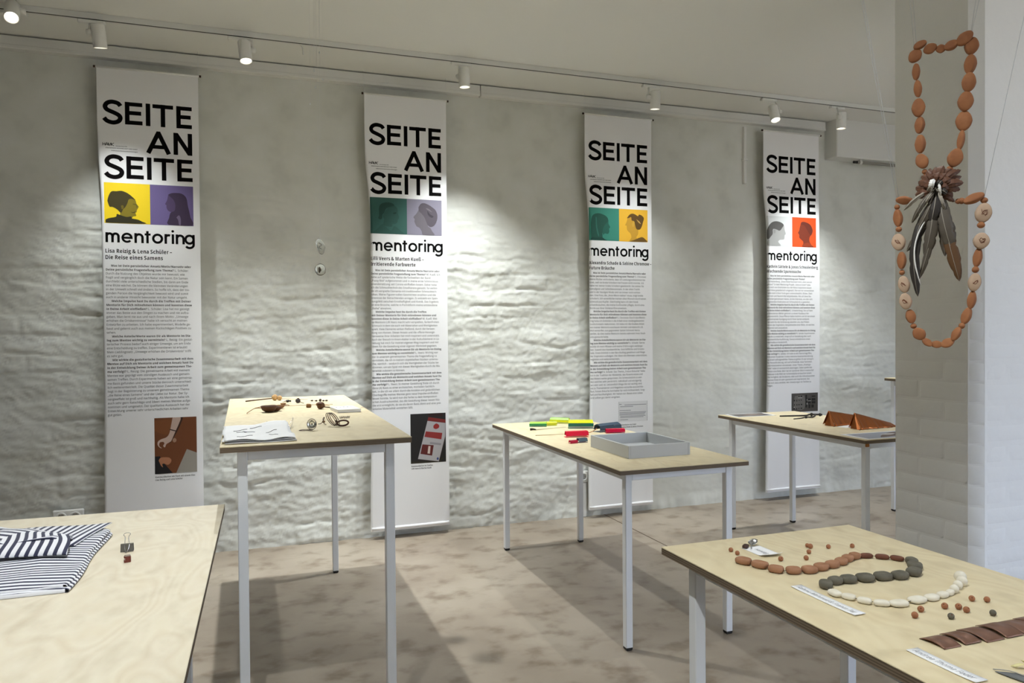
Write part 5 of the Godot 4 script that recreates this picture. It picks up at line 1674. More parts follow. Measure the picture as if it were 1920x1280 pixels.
func print_sheet(called, label, pts, y, base, shapes):
	var t = thing(called, label, "photo print", Vector3(pts[0].x, y, pts[0].y), "photo prints on the copper tent table")
	var q = []
	for p in pts:
		q.append(Vector3(p.x - pts[0].x, 0.0009, p.y - pts[0].y))
	var bi = func(u, v, h): return q[0].lerp(q[1], u).lerp(q[3].lerp(q[2], u), v) + Vector3(0, h, 0)
	var st = mb()
	add_sheet(st, func(u, v): return bi.call(u, v, 0.0), 2, 2, 0.0012)
	obj("sheet", st, M.paper, t)
	var im = mb()
	quad(im, bi.call(0.06, 0.08, 0.0009), bi.call(0.94, 0.08, 0.0009), bi.call(0.94, 0.92, 0.0009), bi.call(0.06, 0.92, 0.0009), Vector3.UP)
	var pic = obj("picture", im, mat(base, 0.4), t)
	var lift = 0.0013
	for s in shapes:
		var poly = PackedVector2Array()
		var cp = []
		for k in range(0, s[2].size(), 2):
			cp.append(Vector2(s[2][k], s[2][k + 1]))
		cp.append(cp[0])
		cp = sp2(cp, 3)
		cp.pop_back()
		for c in cp:
			poly.append(c)
		var ss = mb()
		var id = Geometry2D.triangulate_polygon(poly)
		for k in range(0, id.size(), 3):
			tri(ss, bi.call(poly[id[k]].x, poly[id[k]].y, lift), bi.call(poly[id[k + 1]].x, poly[id[k + 1]].y, lift), bi.call(poly[id[k + 2]].x, poly[id[k + 2]].y, lift), Vector3.UP)
		obj(s[0], ss, mat(s[1], 0.4), pic)
		lift += 0.0003
	return t

func build_copper_tent_table():
	var y = 0.775
	tent("smaller copper foil tent, rear one of the two on the right table", Vector3(3.323, y, -3.587), Vector3(3.325, y, -3.690), Vector3(3.62, y, -3.62), Vector3(3.62, y, -3.69), Vector3(3.318, y + 0.088, -3.638), Vector3(3.615, y + 0.038, -3.66))
	tent("larger copper foil tent, front one of the two on the right table", Vector3(3.338, y, -3.403), Vector3(3.362, y, -3.520), Vector3(3.635, y, -3.425), Vector3(3.645, y, -3.50), Vector3(3.345, y + 0.092, -3.462), Vector3(3.628, y + 0.020, -3.47))
	var sh = thing("white_slip", "white paper slip lying between the two copper tents", "paper", Vector3(3.42, y, -3.56))
	obj("slip", box_mesh(Vector3(0, 0.0008, 0), Vector3(0.20, 0.0012, 0.065), 0.0, Basis(Vector3.UP, 0.25)), M.paper, sh)
	var dark = mat(c8(44, 38, 36), 0.7)
	var t = thing("dark_twig", "long straight dark twig with knots lying left of the copper tents", "twig", Vector3(3.50, y, -4.09))
	tube_obj("branch", [Vector3(-0.137, 0.0045, -0.04), Vector3(-0.05, 0.0055, -0.01), Vector3(0.035, 0.006, 0.01), Vector3(0.06, 0.012, 0.02), Vector3(0.143, 0.009, 0.037)], [0.0045, 0.0065], dark, t, 7)
	ball("knot", Vector3(0.068, 0.012, 0.024), Vector3(0.013, 0.010, 0.011), dark, t, 2.0, 0.9, 0.2)
	ball("knot", Vector3(0.13, 0.010, 0.035), Vector3(0.011, 0.009, 0.010), dark, t, 3.0, 0.9, 0.2)
	t = thing("dark_twig", "shorter crooked dark twig in front of the long straight one", "twig", Vector3(3.43, y, -3.98))
	tube_obj("branch", [Vector3(-0.087, 0.003, 0.008), Vector3(-0.02, 0.004, 0.0), Vector3(0.03, 0.008, -0.012), Vector3(0.072, 0.006, -0.006), Vector3(0.12, 0.012, -0.03)], [0.003, 0.0055], dark, t, 7)
	ball("knot", Vector3(0.03, 0.007, -0.012), Vector3(0.010, 0.008, 0.009), dark, t, 4.0, 0.9, 0.2)
	print_sheet("photo_print", "dark photo print with white border at the far left of the copper tent table", [Vector2(3.10, -4.37), Vector2(3.41, -4.37), Vector2(3.39, -4.20), Vector2(3.085, -4.21)], y, c8(92, 84, 82), [["pale_shape", c8(150, 132, 122), [0.3, 0.5, 0.5, 0.35, 0.75, 0.4, 0.85, 0.55, 0.6, 0.65, 0.4, 0.7]]])
	print_sheet("photo_print", "bluish photo print with brown shapes at the front corner of the copper tent table", [Vector2(3.09, -3.30), Vector2(3.52, -3.30), Vector2(3.50, -3.095), Vector2(3.08, -3.095)], y, c8(152, 158, 174), [["brown_leaf", c8(88, 58, 48), [0.28, 0.86, 0.4, 0.6, 0.55, 0.4, 0.75, 0.2, 0.92, 0.25, 0.92, 0.85, 0.6, 0.75]], ["pale_leaf", c8(210, 206, 204), [0.45, 0.45, 0.6, 0.35, 0.72, 0.42, 0.58, 0.55]]])

# ------------------------------------------------------------------ right foreground: bead table
func chain_bead(parent, called, m, p, dir, len_, wid, h, sd, e = 0.75, dimple = 0.3):
	var bx = dir.normalized()
	var bz = bx.cross(Vector3.UP)
	var xf = Transform3D(Basis(bx, Vector3.UP, bz), p + Vector3(0, h, 0))
	var st = mb(true)
	add_blob(st, func(d):
		var r = 1.0 + 0.05 * (sin(d.x * 3.1 + sd * 1.7) * cos(d.z * 2.6 - sd) + 0.6 * sin(d.z * 3.3 + sd))
		var q = Vector3(sup(d.x, e) * len_ / 2 * r, sup(d.y, 0.7) * h, sup(d.z, e) * wid / 2 * r)
		if d.y > 0.0:
			q.y *= 1.0 - dimple * exp(-(d.x * d.x + d.z * d.z) * 5.0)
		return xf * q, 18, 10)
	return obj(called, st, m, parent)

func paper_strip(label, at, w, l, text, em):
	var t = thing("name_strip", label, "paper label", at, "handwritten name strips")
	var st = mb(true)
	add_sheet(st, func(u, v): return Vector3((u - 0.5) * w, 0.0011 + 0.003 * pow(absf(v - 0.45) * 1.6, 3.0), (v - 0.5) * l), 2, 12, 0.0006)
	obj("strip", st, M.paper, t)
	write_flat(t, text, Vector3(-w * 0.22, 0.0, -l * 0.46), em, 0.85, func(z): return 0.0018 + 0.003 * pow(absf(z / l + 0.05) * 1.6, 3.0))
	return t

# handwriting: slanted thin type lying flat; reads along +z with its top towards +x
func write_flat(t, text, at, em, sx, hf):
	var st = mb()
	type_on(st, text, false, em, sx, func(x, yy): return at + Vector3(yy, hf.call(at.z + x + yy * 0.28), x + yy * 0.28), Vector3.UP, 2.0)
	obj("handwriting", st, M.ink_pale, t)

func build_bead_table():
	var y = 0.78
	var terra = [[1.1576, -1.5571, 0.0340], [1.1756, -1.5180, 0.0365], [1.1885, -1.4752, 0.0388], [1.2210, -1.4526, 0.0405], [1.2589, -1.4434, 0.0347], [1.3002, -1.4505, 0.0300], [1.3393, -1.4563, 0.0304], [1.3766, -1.4667, 0.0277], [1.4101, -1.4815, 0.0270], [1.4410, -1.4904, 0.0273]]
	var brown = [[1.4743, -1.4862, 0.0347], [1.5041, -1.4652, 0.0377], [1.5285, -1.4423, 0.0387]]
	var grey = [[1.5371, -1.4066, 0.0380], [1.5134, -1.3752, 0.0361], [1.4734, -1.3422, 0.0411], [1.4240, -1.3356, 0.0394], [1.3815, -1.3444, 0.0438], [1.3365, -1.3503, 0.0413], [1.2927, -1.3557, 0.0380], [1.2573, -1.3582, 0.0303], [1.2199, -1.3461, 0.0261]]
	var white = [[1.2019, -1.3002, 0.0281], [1.2135, -1.2716, 0.0330], [1.2272, -1.2418, 0.0290], [1.2488, -1.2180, 0.0345], [1.2816, -1.2036, 0.0376], [1.3338, -1.2062, 0.0338], [1.3742, -1.2061, 0.0277], [1.4091, -1.2097, 0.0204], [1.4356, -1.2141, 0.0130]]
	var balls = [[1.4560, -1.2207, 0.0175], [1.4841, -1.2356, 0.0188], [1.5117, -1.2485, 0.0213], [1.5328, -1.2697, 0.0240]]
	var loose = [
		[1.1894, -1.6527, 0.0120, "terracotta bead farthest left, nearest the corner of the bead table", 0],
		[1.1882, -1.6239, 0.0118, "terracotta bead just above the first disc of the long chain", 0],
		[1.2574, -1.5424, 0.0129, "terracotta bead at the rounded end of the handwritten card", 0],
		[1.4021, -1.6152, 0.0111, "far bead of the touching pair behind the terracotta chain", 0],
		[1.4023, -1.6035, 0.0132, "near bead of the touching pair behind the terracotta chain", 0],
		[1.3655, -1.5670, 0.0118, "terracotta bead just in front of the touching pair", 0],
		[1.3218, -1.5264, 0.0125, "terracotta bead between the touching pair and the terracotta chain", 0],
		[1.4446, -1.5846, 0.0121, "terracotta bead alone at the far side, right of the touching pair", 0],
		[1.5080, -1.5682, 0.0121, "terracotta bead farthest to the rear right, behind the brown beads", 0],
		[1.2569, -1.1427, 0.0132, "terracotta bead lowest on the left, under the white beads", 0],
		[1.2952, -1.1629, 0.0131, "terracotta bead just behind the lowest left one, under the white beads", 0],
		[1.3557, -1.1590, 0.0132, "terracotta bead left of the close trio, below the white balls", 0],
		[1.3785, -1.1460, 0.0132, "terracotta bead with its hole facing left, middle of the close trio", 0],
		[1.3781, -1.1277, 0.0130, "terracotta bead with its hole on top, right end of the close trio", 0],
		[1.4465, -1.1710, 0.0127, "terracotta bead right of the white balls, left one of two", 0],
		[1.4700, -1.1550, 0.0127, "terracotta bead farthest right of all, beside the white balls", 0],
		[1.3191, -1.1133, 0.0127, "grey clay bead on the left, just behind the copper plates", 1],
		[1.4118, -1.0963, 0.0129, "grey clay bead on the right, just behind the copper plates", 1]]
	var groups = [["terracotta_bead", terra, M.terracotta, 0.0088, 0.80, 0.55], ["brown_bead", brown, M.brown_clay, 0.0062, 0.58, 0.0], ["grey_bead", grey, M.grey_clay, 0.0092, 0.80, 0.36], ["white_bead", white, M.white_clay, 0.0062, 0.66, 0.0]]
	var n = thing("clay_necklace", "long chain of terracotta, brown, grey and white clay beads laid in curves", "necklace", Vector3(1.3, y, -1.35))
	var all = []
	for g in groups:
		for e in g[1]:
			all.append(Vector3(e[0] - 1.3, 0, e[1] + 1.35))
	for e in balls:
		all.append(Vector3(e[0] - 1.3, 0, e[1] + 1.35))
	var idx = 0
	for g in groups:
		for e in g[1]:
			var p = all[idx]
			var nx = all[mini(idx + 1, all.size() - 1)]
			var pv = all[maxi(idx - 1, 0)]
			var sp = (nx - pv).length() / (2.0 if idx > 0 else 1.0)
			var ln = clampf(sp * 0.93, 0.014, 0.041)
			chain_bead(n, g[0], g[2], p, nx - pv, ln, clampf(ln * g[4], 0.012, 0.033), g[3], idx * 1.3, 0.72, g[5])
			idx += 1
	for e in balls:
		ball("white_ball", all[idx] + Vector3(0, e[2] * 0.52, 0), Vector3.ONE * e[2] * 0.54, M.white_clay, n, idx, 1.0, 0.02)
		idx += 1
	var th = []
	for p in all:
		th.append(p + Vector3(0, 0.006, 0))
	tube_obj("thread", th, 0.0007, M.ink_soft, n, 5, 2)
	var k = 0
	for e in loose:
		var t = thing("loose_bead", e[3], "bead", Vector3(e[0], y, e[1]), "loose round clay beads on the table")
		var r = e[2] * 0.5
		var mm = M.grey_clay if e[4] == 1 else M.terracotta_deep
		var ax = Basis.from_euler(Vector3(0.9 * sin(k * 2.1), k * 1.9, 0.9 * cos(k * 1.3)))
		var st = mb(true)
		add_lathe(st, [Vector2(r * 0.16, -r * 0.86), Vector2(r * 0.30, -r * 0.95), Vector2(r * 0.62, -r * 0.78), Vector2(r * 0.90, -r * 0.42), Vector2(r, 0), Vector2(r * 0.90, r * 0.42), Vector2(r * 0.62, r * 0.78), Vector2(r * 0.30, r * 0.95), Vector2(r * 0.16, r * 0.86)], 16, Transform3D(ax, Vector3(0, r * 0.98, 0)))
		obj("bead_body", st, mm, t)
		var s2 = mb(true)
		for s in [-1, 1]:
			add_lathe(s2, [Vector2(0.0, s * r * 0.89), Vector2(r * 0.22, s * r * 0.92)], 10, Transform3D(ax, Vector3(0, r * 0.98, 0)))
		obj("hole", s2, M.carving, t)
		k += 1
	paper_strip("long paper strip with a handwritten name beside the grey and white beads", Vector3(1.1655, y, -1.285), 0.029, 0.188, "Rahma Mahmud & Franca Tur", 0.0148)
	paper_strip("paper strip with a handwritten name in front of the copper-brown plates", Vector3(1.1275, y, -0.963), 0.027, 0.137, "Andrea Thoma Feder", 0.0148)
	var c = thing("handwritten_card", "short white paper card with handwriting beside the small spoon", "paper label", Vector3(1.264, y, -1.625))
	var cs = mb(true)
	add_sheet(cs, func(u, v): return Vector3((u - 0.5) * 0.058, 0.001 + 0.008 * pow(maxf(0.0, v - 0.72) / 0.28, 2.0), (v - 0.5) * 0.092 + 0.006 * sin(u * PI) * v), 8, 14, 0.0006)
	obj("card", cs, M.paper, c)
	write_flat(c, "Handtlg", Vector3(-0.006, 0.0, -0.024), 0.0150, 0.95, func(z): return 0.0018 + 0.008 * pow(maxf(0.0, z / 0.092 + 0.5 - 0.70) / 0.28, 2.0))
	var sp = thing("small_spoon", "small worn silver spoon resting on the far end of the handwritten card", "spoon", Vector3(1.276, y + 0.002, -1.676))
	var bw = mb(true)
	add_sheet(bw, func(u, v):
		var a = TAU * u
		var r = v
		return Vector3(0.0135 * r * cos(a), 0.0032 + 0.0075 * r * r + 0.30 * (0.0135 * r * cos(a) - 0.010 * r * sin(a)), 0.010 * r * sin(a)), 18, 5, 0.001)
	obj("bowl", bw, M.chrome, sp)
	tube_obj("stem", [Vector3(-0.009, 0.0050, 0.006), Vector3(-0.018, 0.0042, 0.016), Vector3(-0.029, 0.003, 0.032)], [0.0022, 0.0013], M.chrome, sp)
	var hb = thing("wooden_handle", "small dark brown wooden handle piece beside the spoon bowl", "handle", Vector3(1.2455, y + 0.002, -1.6665), "", 0.6)
	obj("grip", pebble(Transform3D(Basis.IDENTITY, Vector3(0, 0.004, 0)), Vector3(0.012, 0.004, 0.007), 0.5, 0.03, 2.0), mat(c8(64, 40, 30), 0.55), hb)
	# copper plates, slightly arched, overlapping in a row
	var names = ["first copper-brown arched plate, leftmost in the row above the paper strip", "second copper-brown plate from the left end of the row", "third plate in the row, partly under the large one", "fourth plate, overlapping the third in the middle of the row", "fifth plate in the row, cut by the picture's right side", "sixth plate, farthest right in the row of copper-brown plates"]
	for i in 6:
		var x = 1.2005 + 0.0502 * i
		var tp = thing("copper_plate", names[i], "copper plate", Vector3(x, y, -1.036), "row of arched copper plates", 0.0)
		var st = mb(true)
		var tall = 0.0062 if i != 3 else 0.0085
		add_sheet(st, func(u, v):
			var b = 1.0 - (2.0 * v - 1.0) * (2.0 * v - 1.0)
			return Vector3((u - 0.5) * (0.0405 if i < 2 else 0.045) + 0.003 * (v - 0.5), 0.0012 + tall * b * (0.82 + 0.18 * u) + 0.0012 * (i % 2) + 0.0008 * sin(u * 9.0 + i) * b, (v - 0.5) * (0.052 if i < 2 else 0.062)), 10, 14, 0.0011)
		obj("plate", st, M.copper_plate, tp)
	# feather and pale ribbon in the corner
	var f = thing("grey_feather", "curled slate-grey feather at the lower right of the bead table", "feather", Vector3(1.193, y, -0.888))
	var fs = mb(true)
	add_sheet(fs, func(u, v):
		var w = 0.013 * pow(maxf(0.0, sin(PI * clampf(u * 0.94 + 0.05, 0, 1))), 0.6)
		var c0 = Vector3(-0.006 + 0.012 * u + 0.008 * sin(u * 3.0), 0, -0.024 + 0.075 * u)
		return c0 + Vector3((v - 0.5) * 2.0 * w, 0.002 + 0.006 * (1.0 - pow(2.0 * v - 1.0, 2.0)) * sin(PI * u), (v - 0.5) * 0.006), 22, 8, 0.0008)
	obj("vane", fs, mat(c8(104, 106, 108), 0.6), f)
	tube_obj("shaft", [Vector3(-0.008, 0.003, -0.032), Vector3(0.002, 0.0095, 0.0), Vector3(0.012, 0.005, 0.048)], [0.0012, 0.0005], mat(c8(168, 164, 156), 0.5), f)
	var rb = thing("pale_ribbon", "crumpled pale yellow ribbon behind the grey feather", "ribbon", Vector3(1.236, y, -0.893))
	for q in 3:
		var rs = mb(true)
		add_sheet(rs, func(u, v): return Vector3(-0.010 + 0.014 * q + 0.012 * sin(u * 6.0 + q), 0.002 + 0.007 * absf(sin(u * 7.0 + q * 2.0)) + 0.002 * v, -0.022 + 0.05 * u + (v - 0.5) * 0.010), 22, 3, 0.0008)
		obj("loop", rs, mat(c8(226, 216, 160), 0.6), rb)

# ------------------------------------------------------------------ hanging bead figure
func build_hanging_necklace():
	var o = Vector3(1.384, 1.659, -1.210)
	var n = thing("hanging_bead_necklace", "large hanging terracotta bead necklace with a feather tuft before the pillar", "necklace", o)
	# local axes: x to the right as seen from the room, z towards the viewer's side
	var h = Vector3(o.x, 0, o.z).normalized()
	var rt = h.cross(Vector3.UP)
	n.basis = Basis(rt, Vector3.UP, -h)
	var hb = [
		[-0.0344, 0.2831, 0.0124, 0.0150, -35, 0],
		[-0.0249, 0.3034, 0.0093, 0.0133, -65, 0],
		[-0.0063, 0.2937, 0.0115, 0.0133, -70, 0],
		[0.0137, 0.2905, 0.0093, 0.0097, -90, 0],
		[0.0327, 0.2924, 0.0111, 0.0137, -65, 0],
		[0.0567, 0.3016, 0.0124, 0.0177, -50, 0],
		[0.0693, 0.2854, 0.0142, 0.0177, -8, 0],
		[0.0668, 0.2480, 0.0131, 0.0202, -5, 0],
		[0.0641, 0.2097, 0.0143, 0.0199, -5, 0],
		[0.0582, 0.1718, 0.0158, 0.0205, -5, 0],
		[0.0552, 0.1325, 0.0158, 0.0205, -5, 0],
		[-0.0325, 0.2490, 0.0089, 0.0181, 0, 0],
		[-0.0292, 0.2112, 0.0090, 0.0184, 3, 0],
		[-0.0282, 0.1719, 0.0137, 0.0197, 0, 0],
		[-0.0258, 0.1352, 0.0113, 0.0181, -3, 0],
		[0.0500, 0.0924, 0.0081, 0.0202, -8, 0],
		[0.0395, 0.0564, 0.0158, 0.0193, -15, 0],
		[0.0296, 0.0348, 0.0067, 0.0067, 0, 1],
		[0.0248, 0.0257, 0.0071, 0.0071, 0, 1],
		[-0.0246, 0.0933, 0.0120, 0.0197, 0, 0],
		[-0.0215, 0.0565, 0.0128, 0.0164, 18, 0],
		[-0.0165, 0.0346, 0.0055, 0.0058, 0, 1],
		[-0.0165, 0.0254, 0.0032, 0.0032, 0, 1],
		[-0.0560, -0.0238, 0.0099, 0.0158, 80, 0],
		[-0.0441, -0.0231, 0.0044, 0.0053, 80, 1],
		[-0.0692, -0.0362, 0.0058, 0.0058, 0, 1],
		[-0.0673, -0.0607, 0.0108, 0.0190, 5, 0],
		[-0.0657, -0.0855, 0.0062, 0.0062, 0, 1],
		[0.0914, -0.0365, 0.0071, 0.0064, 0, 1],
		[0.0900, -0.0621, 0.0168, 0.0205, -8, 2],
		[0.0856, -0.0876, 0.0074, 0.0067, 0, 1],
		[0.0730, -0.0313, 0.0115, 0.0199, -68, 0],
		[0.0515, -0.0337, 0.0067, 0.0067, 0, 1],
		[0.0450, -0.0341, 0.0058, 0.0058, 0, 1],
		[-0.0660, -0.1131, 0.0147, 0.0183, 5, 2],
		[-0.0603, -0.1528, 0.0104, 0.0189, 0, 0],
		[-0.0599, -0.1782, 0.0059, 0.0062, 0, 1],
		[-0.0559, -0.2045, 0.0125, 0.0183, 8, 2],
		[-0.0527, -0.2414, 0.0132, 0.0178, 8, 2],
		[-0.0432, -0.2740, 0.0110, 0.0154, 12, 0],
		[-0.0378, -0.2949, 0.0064, 0.0059, 0, 1],
		[-0.0270, -0.3118, 0.0130, 0.0143, 35, 0],
		[-0.0120, -0.3300, 0.0080, 0.0117, 50, 0],
		[0.0053, -0.3343, 0.0080, 0.0117, 88, 0],
		[0.0259, -0.3311, 0.0101, 0.0138, -60, 0],
		[0.0414, -0.3122, 0.0093, 0.0154, -25, 0],
		[0.0514, -0.2954, 0.0064, 0.0064, 0, 1],
		[0.0600, -0.2746, 0.0106, 0.0181, -18, 0],
		[0.0693, -0.2415, 0.0093, 0.0189, -8, 0],
		[0.0740, -0.2052, 0.0130, 0.0189, -8, 2],
		[0.0760, -0.1789, 0.0070, 0.0070, 0, 1],
		[0.0799, -0.1536, 0.0096, 0.0200, -8, 0],
		[0.0860, -0.1202, 0.0159, 0.0170, -5, 2]]
	var strings = [[[-0.0361, 0.3048], [-0.1244, 1.4010]], [[-0.0321, 0.3052], [-0.0991, 1.4010]], [[0.0674, 0.3093], [0.2178, 1.4010]], [[0.0683, 0.3069], [0.2903, 1.4010]], [[-0.0701, -0.0180], [-0.2903, 1.4010]], [[-0.0649, -0.0208], [-0.2875, 1.4010]], [[0.0919, -0.0287], [0.3637, 1.4010]], [[-0.0163, 0.0247], [-0.0053, 0.0065], [0.0016, 0.0002], [0.0144, 0.0102], [0.0212, 0.0229]], [[-0.0425, -0.0240], [-0.0203, -0.0147], [0.0016, -0.0021], [0.0242, -0.0189], [0.0455, -0.0343]]]
	var feathers = [
		[0.0016, -0.0066, -0.0507, -0.1347, 0.06, 0.0096, 0.004, 1],
		[-0.0004, -0.0087, -0.0274, -0.1955, 0.05, 0.0074, 0.000, 1],
		[0.0016, -0.0111, -0.0164, -0.1504, 0.03, 0.0136, 0.010, 1],
		[0.0046, -0.0136, -0.0295, -0.2320, -0.10, 0.0113, 0.006, 2],
		[0.0065, -0.0398, -0.0224, -0.2140, -0.15, 0.0017, 0.012, 4],
		[0.0055, -0.0115, -0.0074, -0.0918, 0.02, 0.0113, 0.016, 2],
		[0.0095, -0.0096, 0.0474, -0.2019, -0.02, 0.0142, 0.002, 5],
		[0.0095, -0.0096, 0.0339, -0.1419, -0.03, 0.0153, 0.012, 1],
		[0.0075, -0.0094, 0.0212, -0.1479, 0.00, 0.0102, -0.004, 1],
		[0.0036, -0.0068, -0.0344, -0.0990, 0.05, 0.0091, 0.012, 1],
		[0.0114, -0.0121, 0.0387, -0.1153, -0.05, 0.0113, 0.006, 1],
		[-0.0024, -0.0073, -0.0557, -0.0469, -0.04, 0.0045, 0.016, 3],
		[-0.0014, -0.0086, -0.0405, -0.0757, -0.02, 0.0057, 0.020, 1],
		[0.0016, -0.0111, -0.0203, -0.0454, 0.00, 0.0034, 0.022, 3],
		[0.0075, -0.0139, 0.0212, -0.0557, 0.00, 0.0040, 0.022, 3],
		[-0.0043, -0.0128, 0.0016, 0.0115, 0.05, 0.0062, 0.030, 4],
		[0.0095, 0.0017, 0.0124, -0.0257, 0.00, 0.0028, 0.030, 4],
		[-0.0024, 0.0006, -0.0123, -0.0120, 0.10, 0.0045, 0.028, 3],
		[0.0016, -0.0021, -0.0063, 0.0395, 0.05, 0.0064, 0.004, 0],
		[0.0036, -0.0023, 0.0046, 0.0405, 0.00, 0.0071, 0.008, 0],
		[0.0055, -0.0025, 0.0183, 0.0423, 0.03, 0.0106, 0.006, 0],
		[0.0075, -0.0027, 0.0329, 0.0351, 0.05, 0.0092, 0.002, 0],
		[0.0095, -0.0029, 0.0493, 0.0288, 0.05, 0.0078, 0.010, 0],
		[0.0114, -0.0064, 0.0512, 0.0163, 0.03, 0.0071, 0.004, 0],
		[0.0095, -0.0085, 0.0541, 0.0016, 0.04, 0.0099, 0.012, 0],
		[0.0095, -0.0119, 0.0483, -0.0112, 0.02, 0.0092, 0.008, 0],
		[0.0075, -0.0139, 0.0348, -0.0266, 0.05, 0.0092, 0.006, 0],
		[0.0065, -0.0161, 0.0387, -0.0348, -0.05, 0.0057, 0.002, 0],
		[-0.0004, -0.0041, -0.0223, 0.0253, -0.05, 0.0078, 0.006, 0],
		[-0.0014, -0.0040, -0.0283, 0.0123, -0.05, 0.0092, 0.010, 0],
		[-0.0024, -0.0062, -0.0333, 0.0014, 0.05, 0.0092, 0.006, 0],
		[-0.0024, -0.0085, -0.0344, -0.0145, 0.05, 0.0092, 0.008, 0],
		[-0.0004, -0.0109, -0.0303, -0.0217, 0.00, 0.0071, 0.012, 0],
		[0.0036, -0.0000, -0.0123, 0.0333, 0.00, 0.0064, 0.012, 0],
		[0.0065, -0.0003, 0.0251, 0.0247, 0.00, 0.0085, 0.014, 0],
		[0.0046, -0.0001, 0.0115, 0.0307, 0.00, 0.0078, 0.014, 0],
		[0.0095, -0.0029, 0.0368, 0.0123, 0.00, 0.0092, 0.016, 0],
		[0.0016, -0.0066, -0.0183, 0.0090, 0.00, 0.0092, 0.016, 0],
		[0.0095, -0.0096, 0.0310, -0.0050, 0.00, 0.0099, 0.018, 0],
		[0.0055, -0.0070, 0.0173, 0.0098, 0.00, 0.0068, 0.020, 2],
		[0.0095, -0.0119, 0.0251, -0.0201, 0.00, 0.0068, 0.020, 2]]
	var k = 0
	for b in hb:
		# x, y, half width, half height, tilt in degrees, kind
		var kind = b[5]
		var m = M.terracotta_hung
		if kind == 2:
			m = M.pale_clay
		var zz = 0.004 * sin(k * 1.7)
		var yaw = 0.15 * sin(k * 2.3)
		var dz = minf(b[2], b[3]) * (0.95 if kind == 1 else 0.58)
		if kind == 0:
			yaw = 0.62 if b[2] / b[3] < 0.66 else 0.28 * sin(k * 1.9)
		elif kind == 2:
			yaw = -0.2 * signf(b[0])
		var hx = maxf(b[2] * 0.75, (b[2] - dz * 0.8 * absf(sin(yaw))) / cos(yaw)) if kind != 1 else b[2]
		var xf = Transform3D(Basis(Vector3.BACK, deg_to_rad(b[4])) * Basis(Vector3.UP, -yaw), Vector3(b[0], b[1], zz))
		var st = mb(true)
		var sd = k * 0.9
		add_blob(st, func(d):
			var r = 1.0 + 0.04 * sin(d.x * 3.0 + sd) * cos(d.y * 2.4 - sd)
			# shoulders pulled in towards the string holes at both ends
			var pinch = 1.0 - 0.20 * absf(d.y) - 0.10 * pow(d.y, 4.0)
			return xf * Vector3(sup(d.x, 0.80) * hx * r * pinch, sup(d.y, 0.90) * b[3], sup(d.z, 0.95 if kind == 1 else 0.36) * dz * pinch), 28, 18)
		var bead = obj("small_bead" if kind == 1 else ("pale_bead" if kind == 2 else "clay_bead"), st, m, n)
		if kind == 2:
			bead.set_meta("label", "pale bead with a carved sign")
			var cv = mb(true)
			var s = b[2] * 0.40
			for q in 3:
				var pts = []
				for j in 5:
					var a = q * 2.1 + j * 1.15 + sd
					pts.append(xf * Vector3(s * cos(a) * (0.4 + 0.15 * j), s * sin(a * 1.3) * (0.5 + 0.12 * j), dz * 0.985))
				add_tube(cv, spline(pts, 3), 0.00045, 5)
			obj("carved_sign", cv, M.carving, bead)
		k += 1
	for e in strings:
		var pts = []
		for q in e:
			pts.append(Vector3(q[0], q[1], q[2] if q.size() > 2 else 0.0))
		tube_obj("nylon_thread", pts, 0.0006, M.nylon, n, 5, 1)
	var cols = [c8(94, 60, 42), c8(84, 76, 66), c8(46, 40, 36), c8(150, 142, 130), c8(230, 228, 224), c8(96, 66, 38)]
	var fm = []
	for c in cols:
		var q = mat(c, 0.5)
		q.roughness = 0.65
		fm.append(q)
	for e in feathers:
		feather(n, Vector2(e[0], e[1]), Vector2(e[2], e[3]), e[4], e[5], e[6], fm[e[7]], fm[0] if e[7] == 0 else (fm[3] if e[7] != 4 else fm[4]))

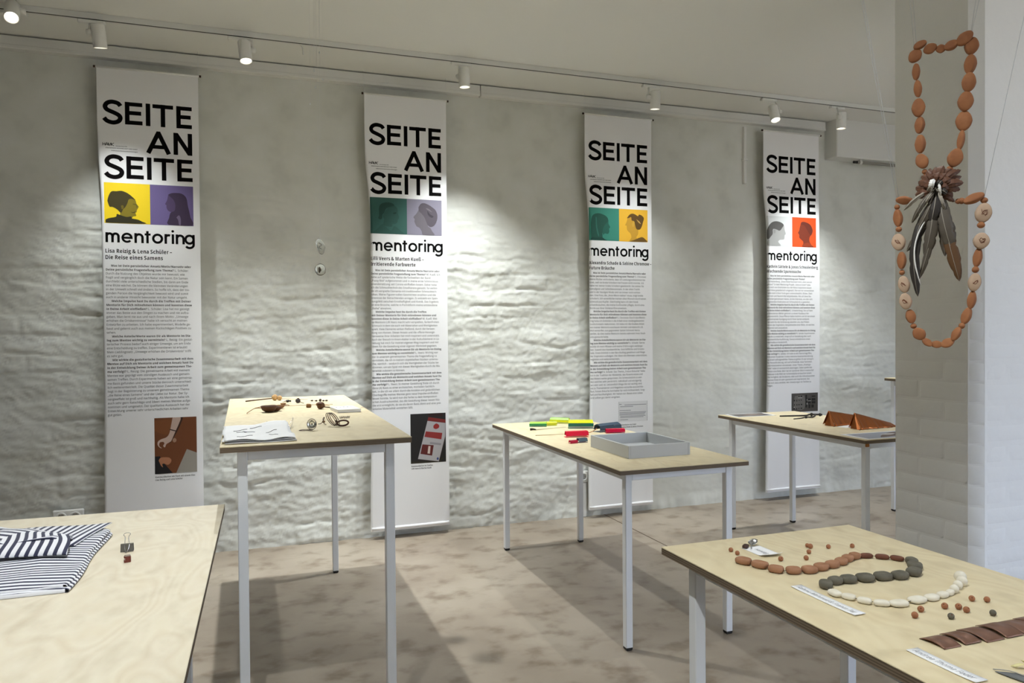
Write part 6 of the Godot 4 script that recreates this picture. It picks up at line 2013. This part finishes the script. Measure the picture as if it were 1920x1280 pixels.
func feather(parent, a, b, bend, w, z, m, shaft_m):
	var d = b - a
	var nn = Vector2(-d.y, d.x)
	var mid = func(u): return a + d * u + nn * bend * sin(PI * u)
	var L = d.length()
	var st = mb(true)
	add_sheet(st, func(u, v):
		var p = mid.call(u)
		var q = mid.call(minf(1.0, u + 0.02)) - mid.call(maxf(0.0, u - 0.02))
		var s = Vector2(-q.y, q.x).normalized()
		var prof = pow(clampf(u / 0.28, 0, 1), 0.7) * pow(clampf((1.0 - u) / 0.22, 0.0, 1.0), 0.55)
		prof *= 1.0 - 0.22 * pow(maxf(0.0, sin(u * 31.0 + a.x * 900.0 + b.y * 700.0 + (2.0 if v > 0.5 else 0.0))), 6.0)
		var off = (v - 0.5) * 2.0 * w * prof
		var side = s * off * (1.0 if off > 0 else 0.72)
		return Vector3(p.x + side.x, p.y + side.y, z + 0.018 * sin(PI * u) - absf(v - 0.5) * w * 0.7 + 0.0012 * sin(u * 40.0) * absf(v - 0.5)), 26, 6, 0.0005)
	var f = obj("feather", st, m, parent)
	var pts = []
	for k in 9:
		var u = k / 8.0
		var p = mid.call(u)
		pts.append(Vector3(p.x, p.y, z + 0.018 * sin(PI * u) + 0.0008))
	var sh = mb(true)
	var rr = []
	for k in 9:
		rr.append(lerpf(0.0011, 0.0004, k / 8.0))
	add_tube(sh, pts, rr, 5)
	obj("quill", sh, shaft_m, f)
	return f

# ------------------------------------------------------------------ glass pendants on threads
func build_glass_pendants():
	var specs = [["upper crinkled clear glass pendant hanging between the first two banners", Vector3(0.369, 1.797, -3.9), 0.024, 0.037, 0.14, 3.0], ["lower round clear glass pendant holding a dark seed, between the first two banners", Vector3(0.370, 1.680, -3.935), 0.028, 0.030, 0.03, 1.0]]
	for k in 2:
		var e = specs[k]
		var t = thing("glass_pendant", e[0], "pendant", e[1], "hanging glass pendants")
		obj("glass_drop", pebble(Transform3D(Basis(Vector3.BACK, 0.25 if k == 0 else 0.0), Vector3.ZERO), Vector3(e[2], e[3], 0.012), 0.95, e[4], e[5], 26, 16), M.glass, t)
		if k == 1:
			ball("dark_seed", Vector3(-0.003, 0.0, 0.0), Vector3(0.008, 0.012, 0.005), mat(c8(92, 82, 66), 0.7), t, 3.0, 0.9, 0.25)
		else:
			tube_obj("inner_wire", [Vector3(-0.010, 0.015, 0), Vector3(0.006, 0.004, 0.004), Vector3(-0.008, -0.006, 0.0), Vector3(0.007, -0.018, 0.003)], 0.0018, M.chrome, t)
		var dx = 0.008 if k == 0 else -0.008
		tube_obj("thread", [Vector3(0.0, e[3] * 0.95, 0), Vector3(dx, CEIL - e[1].y, 0)], 0.0004, M.nylon, t, 4)
	var sp = [[0.375, 2.765, "highest tiny clear bead on the pendant thread under the ceiling"], [0.347, 2.675, "pair-like elongated clear bead below the highest one on the pendant thread"], [0.39, 2.632, "clear bead to the right on the second pendant thread"], [0.352, 2.59, "small clear bead just under the wall trunking line"], [0.327, 2.505, "lowest tiny clear bead on the pendant thread"]]
	for k in 5:
		var t = thing("crimp_bead", sp[k][2], "bead", Vector3(sp[k][0], sp[k][1], -3.9), "tiny clear beads on threads")
		ball("bead", Vector3.ZERO, Vector3(0.0035, 0.006 if k != 1 else 0.010, 0.0035), M.nylon, t)
		tube_obj("thread", [Vector3(0, 0.004, 0), Vector3(0.0, CEIL - sp[k][1], 0)], 0.0003, M.nylon, t, 4)
